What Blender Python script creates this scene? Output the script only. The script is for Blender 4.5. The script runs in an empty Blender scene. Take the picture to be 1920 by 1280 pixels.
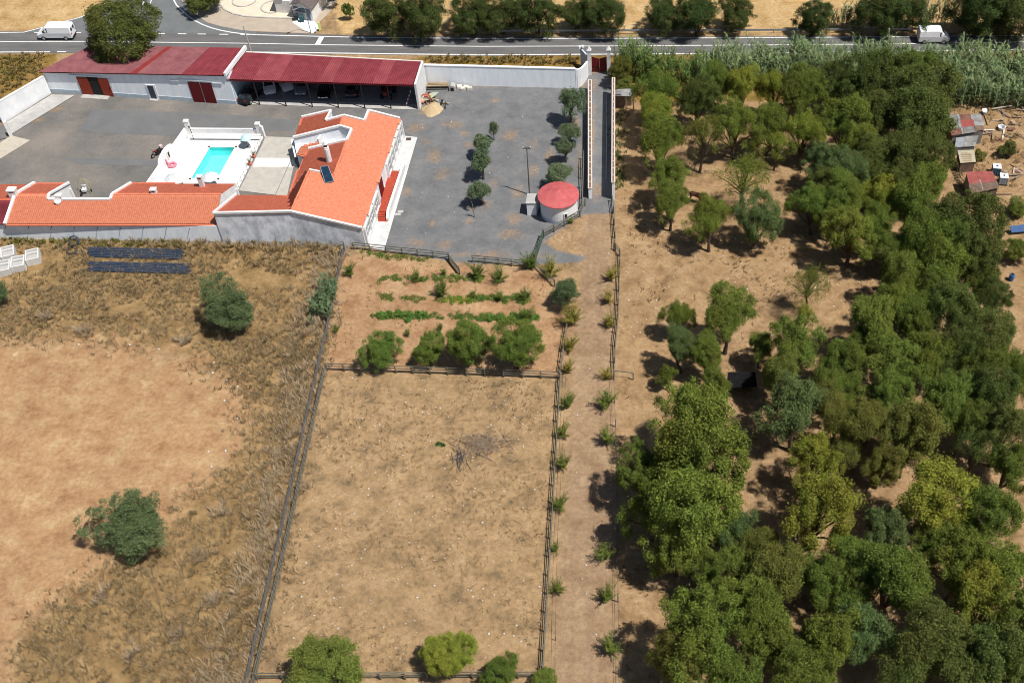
import bpy, bmesh, math, random
import numpy as np
from mathutils import Vector, Matrix
from mathutils.geometry import tessellate_polygon
random.seed(7)
R = math.radians
S = bpy.context.scene
COL = S.collection
# ------------------------------------------------------------------ camera, sky, sun, exposure
FPX, PPX, PPY, CH, TILT = 2150.0, 1190.0, 640.0, 93.0, R(47)   # focal length and principal point (photo pixels), height, downward tilt
cam_d = bpy.data.cameras.new('Camera'); cam = bpy.data.objects.new('Camera', cam_d); COL.objects.link(cam)
cam.location = (0, 0, CH); cam.rotation_euler = (R(90)-TILT, 0, 0)
cam_d.sensor_width = 36; cam_d.lens = 36*FPX/1920
cam_d.shift_x = -(PPX-960)/1920; cam_d.clip_end = 5000; cam_d.clip_start = 1
S.camera = cam
SUND = Vector((3.46, -1.66, 7.40)).normalized()
W = bpy.data.worlds.new('World'); S.world = W; W.use_nodes = True
wn = W.node_tree; bgn = wn.nodes['Background']
sky = wn.nodes.new('ShaderNodeTexSky'); sky.sky_type = 'NISHITA'; sky.sun_disc = False
sky.sun_elevation = math.asin(SUND.z); sky.sun_rotation = math.atan2(SUND.x, SUND.y)
wn.links.new(sky.outputs[0], bgn.inputs[0]); bgn.inputs[1].default_value = 0.060
sl = bpy.data.lights.new('Sun', 'SUN'); sl.energy = 4.9; sl.angle = R(0.5); sl.color = (1, .97, .93)
sun = bpy.data.objects.new('Sun', sl); COL.objects.link(sun)
sun.rotation_euler = SUND.to_track_quat('Z', 'Y').to_euler(); sun.location = (40, -20, 120)
S.view_settings.view_transform = 'Standard'; S.view_settings.look = 'None'
S.view_settings.exposure = 0.26; S.view_settings.gamma = 1
S.cycles.filter_width = 1.0; S.render.resolution_x = 1024; S.render.resolution_y = 682

# ------------------------------------------------------------------ photo pixel -> place
def ray(x, y):
    u = (x-PPX)/FPX; v = (PPY-y)/FPX
    return Vector((u, math.cos(TILT)+v*math.sin(TILT), -math.sin(TILT)+v*math.cos(TILT)))
def G(x, y, z=0.0):
    d = ray(x, y); t = (z-CH)/d.z
    return Vector((0, 0, CH))+d*t
def GP(x, y, plane):
    p, n = plane; d = ray(x, y); o = Vector((0, 0, CH))
    return o+d*((p-o).dot(n)/d.dot(n))
def plane3(a, b, c):
    n = (b-a).cross(c-a).normalized()
    return (a, n if n.z > 0 else -n)
def pxm(x, y, z=0.0):            # pixels per metre there
    p = G(x, y, z); return FPX/(p.y*math.cos(TILT)-(p.z-CH)*math.sin(TILT))
def lin(r, g, b, k=1.0):
    f = lambda c: ((c/255+.055)/1.055)**2.4 if c > 10 else c/255/12.92
    return (f(r)*k, f(g)*k, f(b)*k, 1)

# ------------------------------------------------------------------ materials
MATS = {}
def nodes_of(m):
    m.use_nodes = True; return m.node_tree.nodes, m.node_tree.links, m.node_tree.nodes['Principled BSDF']
def mat(name, c, c2=None, rough=.85, scale=2.0, bump=.15, bscale=None, metal=0.0, streak=None, spec=.3, detail=6):
    """procedural surface: two tones broken up by noise, with fine relief"""
    if name in MATS: return MATS[name]
    m = bpy.data.materials.new(name); n, l, p = nodes_of(m)
    c2 = c2 or tuple(x*.82 for x in c[:3])+(1,)
    if max(c[:3]) < .57: c, c2 = (tuple(x*.84 for x in q[:3])+(1,) for q in (c, c2))     # exposure trim
    tc = n.new('ShaderNodeTexCoord'); mp = n.new('ShaderNodeMapping')
    l.new(tc.outputs['Object'], mp.inputs[0])
    if streak: mp.inputs['Scale'].default_value = streak
    no = n.new('ShaderNodeTexNoise'); no.inputs['Scale'].default_value = scale; no.inputs['Detail'].default_value = detail; no.inputs['Roughness'].default_value = .65
    l.new(mp.outputs[0], no.inputs['Vector'])
    rp = n.new('ShaderNodeValToRGB'); rp.color_ramp.elements[0].position = .36; rp.color_ramp.elements[1].position = .62
    rp.color_ramp.elements[0].color = c2; rp.color_ramp.elements[1].color = c
    l.new(no.outputs['Fac'], rp.inputs[0]); l.new(rp.outputs[0], p.inputs['Base Color'])
    p.inputs['Roughness'].default_value = rough; p.inputs['Metallic'].default_value = metal; p.inputs['Specular IOR Level'].default_value = spec
    if bump:
        n2 = n.new('ShaderNodeTexNoise'); n2.inputs['Scale'].default_value = bscale or scale*6; n2.inputs['Detail'].default_value = 4
        l.new(tc.outputs['Object'], n2.inputs['Vector'])
        b = n.new('ShaderNodeBump'); b.inputs['Strength'].default_value = bump; b.inputs['Distance'].default_value = .05
        l.new(n2.outputs['Fac'], b.inputs['Height']); l.new(b.outputs[0], p.inputs['Normal'])
    MATS[name] = m; return m
white = mat('white_limewash', (.78, .78, .77, 1), (.66, .67, .68, 1), scale=.7, bump=.12)
white2 = mat('weathered_limewash', (.90, .92, .93, 1), (.78, .82, .85, 1), scale=1.6, bump=.15, detail=10, streak=(1, 1, .22))
bright = mat('white_masonry_paint', (.72, .705, .68, 1), (.60, .59, .57, 1), scale=1.2)
greywall = mat('grey_cement_render', (.84, .86, .89, 1), (.44, .47, .52, 1), scale=.9, bump=.25, detail=10, streak=(1, 1, .6))
bluegrey = mat('blue_grey_dado_paint', (.46, .53, .58, 1), (.38, .45, .50, 1))
terra = mat('terracotta_tile', (.70, .190, .100, 1), (.585, .135, .070, 1), scale=2.6, bump=.1, rough=.8, detail=9)  # brightened to make up for roof slopes facing away from the sun
terraB = mat('terracotta_tile_sun_side_tone', (.60, .215, .120, 1), (.50, .150, .078, 1), scale=3.2, bump=.1, rough=.8, detail=9)  # sun-facing copy of the tile; slope lighting is put into its colour
redroofB = mat('crimson_roof_sheet_worn', lin(156, 74, 78, .9), lin(136, 58, 64, .86), scale=.5, rough=.7, bump=.03, detail=10)
redroof = mat('crimson_roof_sheet', lin(146, 60, 66, .85), lin(128, 48, 56, .82), scale=.9, rough=.6, bump=.03)
redfade = mat('faded_rose_roof_sheet', lin(154, 96, 98, .84), lin(136, 78, 82, .8), scale=.8, rough=.75, bump=.03, detail=10)
redbright = mat('brick_red_roof_sheet', lin(142, 50, 46, .9), scale=1, rough=.6, bump=.03)
darkred = mat('dark_red_door_paint', lin(112, 18, 26, .9), scale=3, rough=.5)
rustdoor = mat('rust_red_door_paint', lin(158, 58, 34, .9), scale=3, rough=.6)
pinkroof = mat('pink_roof_paint', lin(206, 106, 104, .9), lin(192, 88, 88, .88), scale=1.3, rough=.7)
concrete = mat('pale_concrete', (.52, .50, .46, 1), (.38, .37, .35, 1), scale=.8, bump=.1, detail=9)
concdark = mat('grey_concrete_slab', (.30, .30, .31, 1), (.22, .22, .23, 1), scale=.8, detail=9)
paving = mat('pale_sidewalk_paving', (.57, .56, .53, 1), (.45, .45, .44, 1), scale=1.1, bump=.1, detail=9)
terrace = mat('beige_terrace_tile', (.52, .48, .41, 1), (.43, .40, .35, 1), scale=1.0, bump=.05, detail=9)
poolfloor = mat('white_pool_deck', (.66, .64, .60, 1), (.58, .56, .52, 1), scale=1.0, bump=.05)
stepred = mat('red_floor_tile', lin(190, 82, 58, .85), lin(170, 68, 48, .85), scale=2)
black = mat('black_steel', (.018, .018, .02, 1), (.03, .028, .026, 1), rough=.5)
dark = mat('dark_interior', (.02, .02, .02, 1))
galv = mat('galvanised_steel', (.42, .44, .45, 1), (.33, .35, .37, 1), rough=.45, metal=.5)
wood = mat('weathered_fence_wood', (.20, .19, .145, 1), (.12, .115, .09, 1), scale=4, bump=.2)
woodL = mat('pale_sawn_timber', (.40, .30, .18, 1), (.28, .2, .12, 1), scale=4)
bark = mat('tree_bark', (.12, .088, .062, 1), (.07, .05, .037, 1), scale=5, bump=.4)
asphalt = mat('worn_asphalt', (.165, .160, .154, 1), (.118, .115, .112, 1), scale=.6, bump=.2, bscale=14, detail=10, streak=(.35, 1.6, 1))
asphalt2 = mat('side_road_asphalt', (.178, .186, .184, 1), (.145, .152, .152, 1), scale=.5, bump=.2, bscale=14, detail=10)
roadpaint = mat('road_marking_paint', (.72, .71, .68, 1), (.55, .54, .52, 1), scale=3)
plaza = mat('beige_gravel_plaza', (.48, .40, .31, 1), (.42, .345, .265, 1), scale=.7, detail=9)
plaza2 = mat('pale_plaza_paving', (.64, .54, .41, 1), (.56, .47, .36, 1), scale=.8, detail=9)
tyre = mat('tyre_rubber', (.02, .02, .02, 1), rough=.9)
carglass = mat('dark_car_glass', (.03, .04, .05, 1), rough=.08, spec=.6, bump=0)
winglass = mat('window_pane_glass', (.30, .36, .38, 1), (.20, .25, .27, 1), scale=.8, rough=.12, spec=.6, bump=0)
carwhite = mat('white_car_paint', (.74, .75, .76, 1), (.69, .70, .72, 1), rough=.3, bump=0, spec=.5)
carblack = mat('black_car_paint', (.012, .012, .014, 1), rough=.2, bump=0, spec=.5)
carsilver = mat('silver_blue_car_paint', (.30, .34, .42, 1), rough=.3, metal=.4, bump=0)
redlamp = mat('red_lamp_glass', (.5, .02, .03, 1), rough=.2, bump=0)
blueplastic = mat('blue_plastic', (.02, .08, .30, 1), rough=.5)
whiteplastic = mat('white_plastic', (.70, .71, .72, 1), rough=.45, bump=0)
pinkplastic = mat('pink_vinyl', lin(232, 130, 150, .9), rough=.4, bump=0)
bluepipe = mat('blue_black_plastic_pipe', (.03, .045, .075, 1), (.05, .07, .11, 1), rough=.38, scale=1)
soilbrown = mat('brown_planter_soil', (.26, .18, .12, 1), (.18, .12, .08, 1), scale=3)
coping = mat('pinkish_wall_coping', (.66, .58, .52, 1), (.56, .48, .42, 1), scale=2)
wirem = mat('grey_mesh_wire', (.10, .11, .10, 1), rough=.6)
rusty = mat('rusty_corrugated_iron', lin(150, 108, 92, .8), lin(120, 80, 66, .8), scale=1.4, rough=.8, detail=10)
tin = mat('dull_corrugated_tin', lin(150, 150, 146, .8), lin(120, 112, 104, .8), scale=1.4, rough=.7, detail=10)
tin2 = mat('pale_corrugated_tin', lin(176, 178, 176, .8), lin(140, 134, 126, .8), scale=1.2, rough=.7, detail=10)
redtin = mat('red_corrugated_tin', lin(178, 98, 90, .8), lin(158, 82, 74, .8), scale=1.4, rough=.75, detail=10)
browntin = mat('brown_corrugated_sheet', lin(140, 116, 98, .8), lin(112, 92, 78, .8), scale=1.4, rough=.85, detail=10)
stonewhite = mat('pale_stone', (.62, .57, .50, 1), (.5, .45, .38, 1), scale=5)
deadwood = mat('dry_bleached_branch', (.36, .27, .18, 1), (.24, .17, .115, 1), scale=4)
wheelm = mat('wheel_rim_metal', (.45, .46, .47, 1), rough=.4, metal=.4)
horsebrown = mat('bay_horse_coat', (.085, .032, .016, 1), (.05, .02, .012, 1), scale=3, rough=.55)

# leaf surface: colour comes from each plant object's own colour, varied leaf by leaf
def leaf_mat(name, trans=.28, vs=.5, hue=.036):
    m = bpy.data.materials.new(name); m.use_nodes = True; n = m.node_tree.nodes; l = m.node_tree.links
    n.clear(); out = n.new('ShaderNodeOutputMaterial')
    oi = n.new('ShaderNodeObjectInfo'); ge = n.new('ShaderNodeNewGeometry')
    mr = n.new('ShaderNodeMapRange'); mr.inputs['To Min'].default_value = 1-vs; mr.inputs['To Max'].default_value = 1+vs
    l.new(ge.outputs['Random Per Island'], mr.inputs['Value'])
    hs = n.new('ShaderNodeHueSaturation'); l.new(oi.outputs['Color'], hs.inputs['Color']); l.new(mr.outputs[0], hs.inputs['Value'])
    no = n.new('ShaderNodeTexNoise'); no.inputs['Scale'].default_value = .8
    tc = n.new('ShaderNodeTexCoord'); l.new(tc.outputs['Object'], no.inputs['Vector'])
    m2 = n.new('ShaderNodeMapRange'); m2.inputs['From Min'].default_value = .3; m2.inputs['From Max'].default_value = .7
    m2.inputs['To Min'].default_value = .5-hue; m2.inputs['To Max'].default_value = .5+hue*.7
    l.new(no.outputs['Fac'], m2.inputs['Value']); l.new(m2.outputs[0], hs.inputs['Hue'])
    di = n.new('ShaderNodeBsdfPrincipled'); di.inputs['Roughness'].default_value = .6; di.inputs['Specular IOR Level'].default_value = .08
    tr = n.new('ShaderNodeBsdfTranslucent'); mx = n.new('ShaderNodeMixShader'); mx.inputs[0].default_value = trans
    l.new(hs.outputs[0], di.inputs['Base Color']); l.new(hs.outputs[0], tr.inputs['Color'])
    l.new(di.outputs[0], mx.inputs[1]); l.new(tr.outputs[0], mx.inputs[2]); l.new(mx.outputs[0], out.inputs['Surface'])
    return m
leafm = leaf_mat('leaf', .2, .45); drym = leaf_mat('dry_stalk', .2, .4, .006)

# ------------------------------------------------------------------ object helpers
ORG = {}
def link(o): COL.objects.link(o); return o
def tag(o, label=None, cat=None, group=None, kind=None):
    if label: o['label'] = label
    if cat: o['category'] = cat
    if group: o['group'] = group
    if kind: o['kind'] = kind
    return o
def thing(name, label, cat, loc=(0, 0, 0), rz=0, group=None):
    o = link(bpy.data.objects.new(name, None)); o.location = loc; o.rotation_euler = (0, 0, rz); o.empty_display_size = .3
    ORG[o.name] = Vector(loc); return tag(o, label, cat, group)
def copy_tree(o, parent=None):
    c = o.copy(); link(c)
    if parent: c.parent = parent
    for ch in o.children: copy_tree(ch, c)
    return c
class MB:
    """collects shapes; build() links them as one mesh object"""
    def __init__(s): s.v = []; s.f = []
    def add(s, vs, fs):
        k = len(s.v); s.v += [tuple(v) for v in vs]; s.f += [tuple(i+k for i in f) for f in fs]; return s
    def box(s, c, d, rz=0, M=None):
        x, y, z = (q/2 for q in d); c = Vector(c); m = M or Matrix.Rotation(rz, 3, 'Z')
        vs = [c+m@Vector((a*x, b*y, e*z)) for e in (-1, 1) for a, b in ((-1, -1), (1, -1), (1, 1), (-1, 1))]
        return s.add(vs, [(3, 2, 1, 0), (4, 5, 6, 7), (0, 1, 5, 4), (1, 2, 6, 5), (2, 3, 7, 6), (3, 0, 4, 7)])
    def bar(s, a, b, w, h):       # box from a to b, w across (level), h high
        a, b = Vector(a), Vector(b); d = b-a; L = d.length; x = d/L
        y = Vector((0, 0, 1)).cross(x); y = y.normalized() if y.length > 1e-4 else Vector((0, 1, 0)); z = x.cross(y)
        return s.box((a+b)/2, (L, w, h), M=Matrix((x, y, z)).transposed())
    def tube(s, pts, r, n=6, cap=True):
        pts = [Vector(p) for p in pts]; rs = r if isinstance(r, (list, tuple)) else [r]*len(pts); vs = []; fs = []
        for i, p in enumerate(pts):
            d = (pts[min(i+1, len(pts)-1)]-pts[max(i-1, 0)]).normalized()
            a = d.orthogonal().normalized() if abs(d.z) > .95 else d.cross(Vector((0, 0, 1))).normalized(); b = d.cross(a)
            vs += [p+(a*math.cos(2*math.pi*k/n)+b*math.sin(2*math.pi*k/n))*rs[i] for k in range(n)]
        for i in range(len(pts)-1):
            fs += [(i*n+k, i*n+(k+1) % n, (i+1)*n+(k+1) % n, (i+1)*n+k) for k in range(n)]
        if cap: fs += [tuple(range(n-1, -1, -1)), tuple(range((len(pts)-1)*n, len(pts)*n))]
        return s.add(vs, fs)
    def lathe(s, prof, c=(0, 0, 0), n=20, cap=True):
        c = Vector(c); vs = []; fs = []
        for r, z in prof: vs += [c+Vector((r*math.cos(2*math.pi*k/n), r*math.sin(2*math.pi*k/n), z)) for k in range(n)]
        for i in range(len(prof)-1): fs += [(i*n+k, i*n+(k+1) % n, (i+1)*n+(k+1) % n, (i+1)*n+k) for k in range(n)]
        if cap: fs += [tuple(range(n-1, -1, -1)), tuple(range((len(prof)-1)*n, len(prof)*n))]
        return s.add(vs, fs)
    def poly(s, pts):
        pts = [Vector(p) for p in pts]; fs = []
        for t in tessellate_polygon([pts]): fs.append(tuple(t))
        return s.add(pts, fs)
    def prism(s, pts, h):         # polygon (any heights) extruded down by h
        pts = [Vector(p) for p in pts]; n = len(pts); low = [p-Vector((0, 0, h)) for p in pts]
        t = [tuple(q) for q in tessellate_polygon([pts])]
        fs = t+[tuple(i+n for i in reversed(q)) for q in t]+[(i, i+n, (i+1) % n+n, (i+1) % n) for i in range(n)]
        return s.add(pts+low, fs)
    def wall(s, a, b, ha, hb, th=.25, z0=-.05):     # upright wall slab between ground points a and b
        a, b = Vector(a), Vector(b); d = Vector((b.x-a.x, b.y-a.y, 0)).normalized(); q = Vector((-d.y, d.x, 0))*th/2
        vs = [Vector((p.x, p.y, z))+w for p, h in ((a, ha), (b, hb)) for z in (z0, h) for w in (-q, q)]
        return s.add(vs, [(0, 1, 3, 2), (4, 6, 7, 5), (0, 4, 5, 1), (2, 3, 7, 6), (0, 2, 6, 4), (1, 5, 7, 3)])
    def build(s, name, m, parent=None, smooth=False, local=False):
        me = bpy.data.meshes.new(name); o = Vector((0, 0, 0)) if (local or not parent) else ORG.get(parent.name, Vector((0, 0, 0)))
        me.from_pydata([(v[0]-o.x, v[1]-o.y, v[2]-o.z) for v in s.v], [], s.f); me.materials.append(m)
        bm = bmesh.new(); bm.from_mesh(me); bmesh.ops.recalc_face_normals(bm, faces=bm.faces); bm.to_mesh(me); bm.free()
        if smooth: me.shade_smooth()
        ob = link(bpy.data.objects.new(name, me))
        if parent: ob.parent = parent; ORG[ob.name] = o
        return ob
def npmesh(name, V, Fq, m, smooth=False):
    """big mesh from numpy arrays; faces all quads or all triangles"""
    me = bpy.data.meshes.new(name); k = Fq.shape[1]
    me.vertices.add(len(V)); me.vertices.foreach_set('co', V.astype(np.float32).ravel())
    me.loops.add(Fq.size); me.loops.foreach_set('vertex_index', Fq.astype(np.int32).ravel())
    me.polygons.add(len(Fq)); me.polygons.foreach_set('loop_start', np.arange(0, Fq.size, k, dtype=np.int32))
    me.update(calc_edges=True); me.materials.append(m)
    if smooth: me.shade_smooth()
    return me
def pxpoly(pts, z=0.0): return [G(x, y, z) for x, y in pts]
def inside(P, poly):              # numpy points (n,2) in polygon
    x, y = P[:, 0], P[:, 1]; c = np.zeros(len(P), bool); n = len(poly)
    for i in range(n):
        (x0, y0), (x1, y1) = poly[i][:2], poly[(i+1) % n][:2]
        if y0 == y1: continue
        k = ((y0 > y) != (y1 > y)) & (x < (x1-x0)*(y-y0)/(y1-y0)+x0); c ^= k
    return c
def sdist(P, poly):               # signed distance, + inside
    d = np.full(len(P), 1e9); n = len(poly)
    for i in range(n):
        a = np.array(poly[i][:2]); b = np.array(poly[(i+1) % n][:2]); ab = b-a
        t = np.clip(((P-a)@ab)/(ab@ab+1e-9), 0, 1); d = np.minimum(d, np.hypot(*(P-a-t[:, None]*ab).T))
    return np.where(inside(P, poly), d, -d)
def ridged(poly, down, mname, parent, name='tile_surface', pitch=.22, amp=.045, row=.40, step=.03, m=None, smooth=False):
    """a roof plane in relief: rounded columns running down the slope, courses stepping over each other"""
    P = [Vector(p) for p in poly]; n = plane3(P[0], P[1], P[2])[1]
    if n.z < 0: n = -n
    dn = (down-n*down.dot(n)).normalized(); ac = n.cross(dn).normalized(); o = P[0]
    q = np.array([[(p-o).dot(ac), (p-o).dot(dn)] for p in P]); lo = q.min(0); hi = q.max(0)
    sg = 4 if pitch < .5 else 6
    us = np.arange(lo[0], hi[0]+pitch, pitch/sg); fr = np.array([0, .985]) if row else None
    vs = (np.arange(lo[1], hi[1]+row, row)[:, None]+fr*row).ravel() if row else np.linspace(lo[1], hi[1], 6)
    U, Vv = np.meshgrid(us, vs); hgt = amp*np.abs(np.cos(math.pi*U/pitch))
    if row: hgt = hgt+step*np.tile([0, 1], len(vs)//2)[:, None]
    X = np.array(o)+U[..., None]*np.array(ac)+Vv[..., None]*np.array(dn)+hgt[..., None]*np.array(n)+np.array(n)*.02
    r, c = U.shape; idx = np.arange(r*c).reshape(r, c)
    Fq = np.stack([idx[:-1, :-1], idx[:-1, 1:], idx[1:, 1:], idx[1:, :-1]], -1).reshape(-1, 4)
    cc = np.stack([U.ravel(), Vv.ravel()], -1)[Fq].mean(1); Fq = Fq[inside(cc, q.tolist())]
    V = X.reshape(-1, 3); used = np.unique(Fq); rm = np.full(len(V), 0); rm[used] = np.arange(len(used))
    og = ORG.get(parent.name, Vector((0, 0, 0)))
    me = npmesh(name, V[used]-np.array(og), rm[Fq], m, smooth)
    ob = link(bpy.data.objects.new(name, me)); ob.parent = parent; ORG[ob.name] = og
    return ob
# ------------------------------------------------------------------ ground: one sheet, with soil zones stored at its vertices
def axis(lo, hi, st, far):
    a = list(np.arange(lo, hi+st/2, st)); k = st; x = hi
    while x < far: k *= 1.35; x += k; a.append(x)
    k = st; x = lo; b = []
    while x > -far: k *= 1.35; x -= k; b.append(x)
    return np.array(b[::-1]+a)
gx = axis(-104, 66, .55, 900); gy = axis(40, 172, .55, 1100)
GX, GY = np.meshgrid(gx, gy); PG = np.stack([GX.ravel(), GY.ravel()], -1)
r_, c_ = GX.shape; ix = np.arange(r_*c_).reshape(r_, c_)
FQ = np.stack([ix[:-1, :-1], ix[:-1, 1:], ix[1:, 1:], ix[1:, :-1]], -1).reshape(-1, 4)
groundm = bpy.data.materials.new('dry_soil')
me = npmesh('ground', np.c_[PG, np.zeros(len(PG))], FQ, groundm)
YARD = [(-90, 262), (0, 235), (96, 172), (444, 194), (790, 205), (797, 160), (1094, 164), (1102, 140), (1146, 130), (1152, 400), (1092, 402), (1020, 455), (1045, 470), (1100, 482), (1085, 492), (1006, 496), (880, 494), (850, 490), (690, 464), (0, 446), (-90, 446)]
ZONES = {
 'gravel': (YARD, 1.1),
 'bare': ([(-250, 638), (0, 636), (170, 636), (330, 660), (420, 700), (465, 760), (455, 830), (400, 900), (330, 960), (250, 1040), (150, 1090), (40, 1180), (10, 1280), (-60, 1380), (-400, 1380), (-400, 640)], 5.0),
 'weeds': ([(-260, 446), (640, 455), (632, 520), (612, 640), (600, 720), (540, 1000), (476, 1275), (465, 1380), (20, 1380), (20, 1280), (45, 1180), (160, 1090), (330, 960), (455, 830), (465, 760), (420, 700), (330, 660), (170, 636), (-260, 636)], 2.0),
 'lane': ([(1085, 400), (1150, 395), (1152, 700), (1160, 1380), (1030, 1380), (1050, 1000), (1075, 640), (1090, 520)], 2.2),
 'gold': ([(640, 64), (1500, 64), (2400, 58), (4000, 30), (3000, -190), (400, -190), (620, 0)], 1.2),
 'garden': ([(640, 478), (860, 500), (1000, 505), (1085, 560), (1060, 700), (612, 694)], 1.5),
 'verge': ([(-300, 104), (110, 102), (90, 138), (60, 160), (0, 185), (-300, 280)], 1.5),
 'verge2': ([(780, 106), (2100, 96), (2100, 190), (1160, 190), (1150, 130), (1095, 128), (790, 124)], 1.2),
 'grove': ([(1155, 190), (1960, 190), (2200, 1400), (1155, 1400)], 2.0),
 'far': ([(-500, 100), (-500, 55), (60, 56), (160, 30), (250, -20), (250, -190), (-900, -190)], 1.2),
}
Z = {}
for k, (pl, soft) in ZONES.items():
    Z[k] = np.clip(.5+sdist(PG, [tuple(G(x, y))[:2] for x, y in pl])/(2*soft), 0, 1)
Z['verge'] = np.maximum(Z['verge'], Z['verge2']); Z['gold'] = np.maximum(Z['gold'], Z['far'])
och = np.zeros(len(PG))
for x, y, rx, ry in [(830, 325, 22, 14), (815, 290, 20, 22), (765, 358, 14, 14), (850, 235, 30, 10), (872, 250, 14, 8), (930, 190, 15, 6), (955, 255, 22, 16), (880, 272, 14, 9), (1000, 270, 14, 16), (1030, 290, 14, 18),
    (970, 360, 20, 14), (1000, 320, 12, 18), (925, 345, 16, 14), (910, 385, 16, 12), (965, 410, 24, 16), (880, 415, 12, 10), (960, 440, 40, 16), (810, 420, 12, 10), (780, 455, 26, 12), (835, 458, 26, 12), (920, 478, 50, 10), (800, 210, 20, 10),
    (780, 240, 30, 12), (800, 265, 16, 10), (1080, 230, 12, 22), (1085, 300, 10, 40), (1115, 160, 8, 20), (1112, 240, 7, 60), (1120, 360, 16, 24), (770, 185, 6, 6), (1060, 440, 40, 26), (1000, 480, 30, 6), (860, 478, 26, 7), (100, 205, 34, 8), (70, 225, 20, 8), (150, 225, 22, 5)]:
    c = G(x, y); m_ = pxm(x, y); a = rx/m_; b = ry/m_/math.sin(TILT-math.atan((PPY-y)/FPX))
    och = np.maximum(och, np.clip(1.25-np.hypot((PG[:, 0]-c.x)/a, (PG[:, 1]-c.y)/b)*.85, 0, 1))
def attr(name, *cols):
    a = me.color_attributes.new(name, 'FLOAT_COLOR', 'POINT'); d = np.ones((len(PG), 4), np.float32)
    for i, q in enumerate(cols): d[:, i] = q
    a.data.foreach_set('color', d.ravel())
west = np.clip((G(700, 300).x-PG[:, 0])/14, 0, 1)
attr('za', Z['gravel'], Z['bare'], Z['weeds']); attr('zb', Z['lane'], Z['gold'], Z['garden']); attr('zc', Z['verge'], Z['grove'], och); tk = np.zeros(len(PG)); cl = [G(1120, 400), G(1112, 560), G(1104, 700), G(1096, 900), G(1090, 1100), G(1086, 1330)]
for a_, b_ in zip(cl, cl[1:]):
    a_, b_ = np.array(a_)[:2], np.array(b_)[:2]; ab = b_-a_; t_ = np.clip(((PG-a_)@ab)/(ab@ab), 0, 1); q_ = PG-a_-t_[:, None]*ab; dd = np.hypot(*q_.T); tk = np.maximum(tk, np.clip(1-np.abs(dd-.85)/.55, 0, 1))
attr('zd', west, tk, och*0)
ground = link(bpy.data.objects.new('ground', me)); tag(ground, kind='structure')
n, l, p = nodes_of(groundm); p.inputs['Roughness'].default_value = .95; p.inputs['Specular IOR Level'].default_value = .1
tc = n.new('ShaderNodeTexCoord')
def noise(scale, det=8, rough=.65, vec=None, dist=0):
    q = n.new('ShaderNodeTexNoise'); q.inputs['Scale'].default_value = scale; q.inputs['Detail'].default_value = det; q.inputs['Roughness'].default_value = rough; q.inputs['Distortion'].default_value = dist
    l.new(vec or tc.outputs['Object'], q.inputs['Vector']); return q.outputs['Fac']
def ramp(fac, stops):
    q = n.new('ShaderNodeValToRGB'); e = q.color_ramp.elements
    while len(e) < len(stops): e.new(.5)
    for i, (ps, c) in enumerate(stops): e[i].position = ps; e[i].color = c
    l.new(fac, q.inputs[0]); return q.outputs[0]
def mixc(f, a, b):
    q = n.new('ShaderNodeMix'); q.data_type = 'RGBA'
    for i, v in ((0, f), (6, a), (7, b)):
        if hasattr(v, 'links'): l.new(v, q.inputs[i])
        else: q.inputs[i].default_value = v
    return q.outputs[2]
def mth(op, a, b, c=None):
    q = n.new('ShaderNodeMath'); q.operation = op
    for i, v in enumerate((a, b, c)):
        if v is None: continue
        if hasattr(v, 'links'): l.new(v, q.inputs[i])
        else: q.inputs[i].default_value = v
    return q.outputs[0]
def sep(name):
    a = n.new('ShaderNodeVertexColor'); a.layer_name = name; q = n.new('ShaderNodeSeparateColor'); l.new(a.outputs[0], q.inputs[0]); return q.outputs
A, B, C_, D_ = sep('za'), sep('zb'), sep('zc'), sep('zd')
big, mid, fine, vfine = noise(.09, 6), noise(.45, 8), noise(2.2, 8, .7), noise(10, 5, .8)
edge = noise(.42, 10, .72, dist=.8)
def mask(ch, k=.9, lo=.36, hi=.64):
    q = n.new('ShaderNodeMapRange'); q.interpolation_type = 'SMOOTHSTEP'; q.inputs[1].default_value = lo; q.inputs[2].default_value = hi
    l.new(mth('ADD', ch, mth('MULTIPLY', mth('SUBTRACT', edge, .5), k)), q.inputs[0]); return q.outputs[0]
K = .70
pad = ramp(mid, [(.30, lin(122, 104, 80, K)), (.42, lin(158, 131, 96, K)), (.53, lin(177, 146, 107, K)), (.72, lin(192, 162, 123, K))])
grove = ramp(mid, [(.3, lin(136, 108, 76, K)), (.48, lin(170, 138, 100, K)), (.7, lin(190, 159, 120, K))])
bare = ramp(mid, [(.32, lin(164, 124, 88, K)), (.46, lin(182, 143, 104, K)), (.56, lin(190, 154, 113, K)), (.70, lin(204, 174, 130, K))])
weeds = ramp(mid, [(.28, lin(112, 91, 60, K)), (.45, lin(150, 122, 82, K)), (.6, lin(172, 142, 98, K)), (.75, lin(192, 162, 118, K))])
lane = ramp(mid, [(.3, lin(148, 119, 91, K)), (.5, lin(169, 140, 109, K)), (.7, lin(183, 155, 123, K))])
gold = ramp(noise(.5, 8, .6, dist=.3), [(.3, lin(178, 142, 94, K)), (.5, lin(202, 168, 116, K)), (.7, lin(216, 186, 138, K))])
garden = ramp(mid, [(.3, lin(154, 116, 82, K)), (.5, lin(182, 144, 106, K)), (.7, lin(196, 162, 124, K))])
verge = ramp(mid, [(.3, lin(104, 86, 42, K)), (.5, lin(146, 118, 62, K)), (.7, lin(176, 142, 88, K))])
gr_e = ramp(mid, [(.3, lin(112, 113, 114, .70)), (.5, lin(127, 127, 127, .70)), (.7, lin(141, 139, 136, .70))])
gr_w = ramp(noise(.16, 8, .6), [(.34, lin(116, 114, 110, .70)), (.5, lin(134, 129, 122, .70)), (.66, lin(152, 142, 132, .70))])
grav = mixc(D_[0], gr_e, gr_w)
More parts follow.
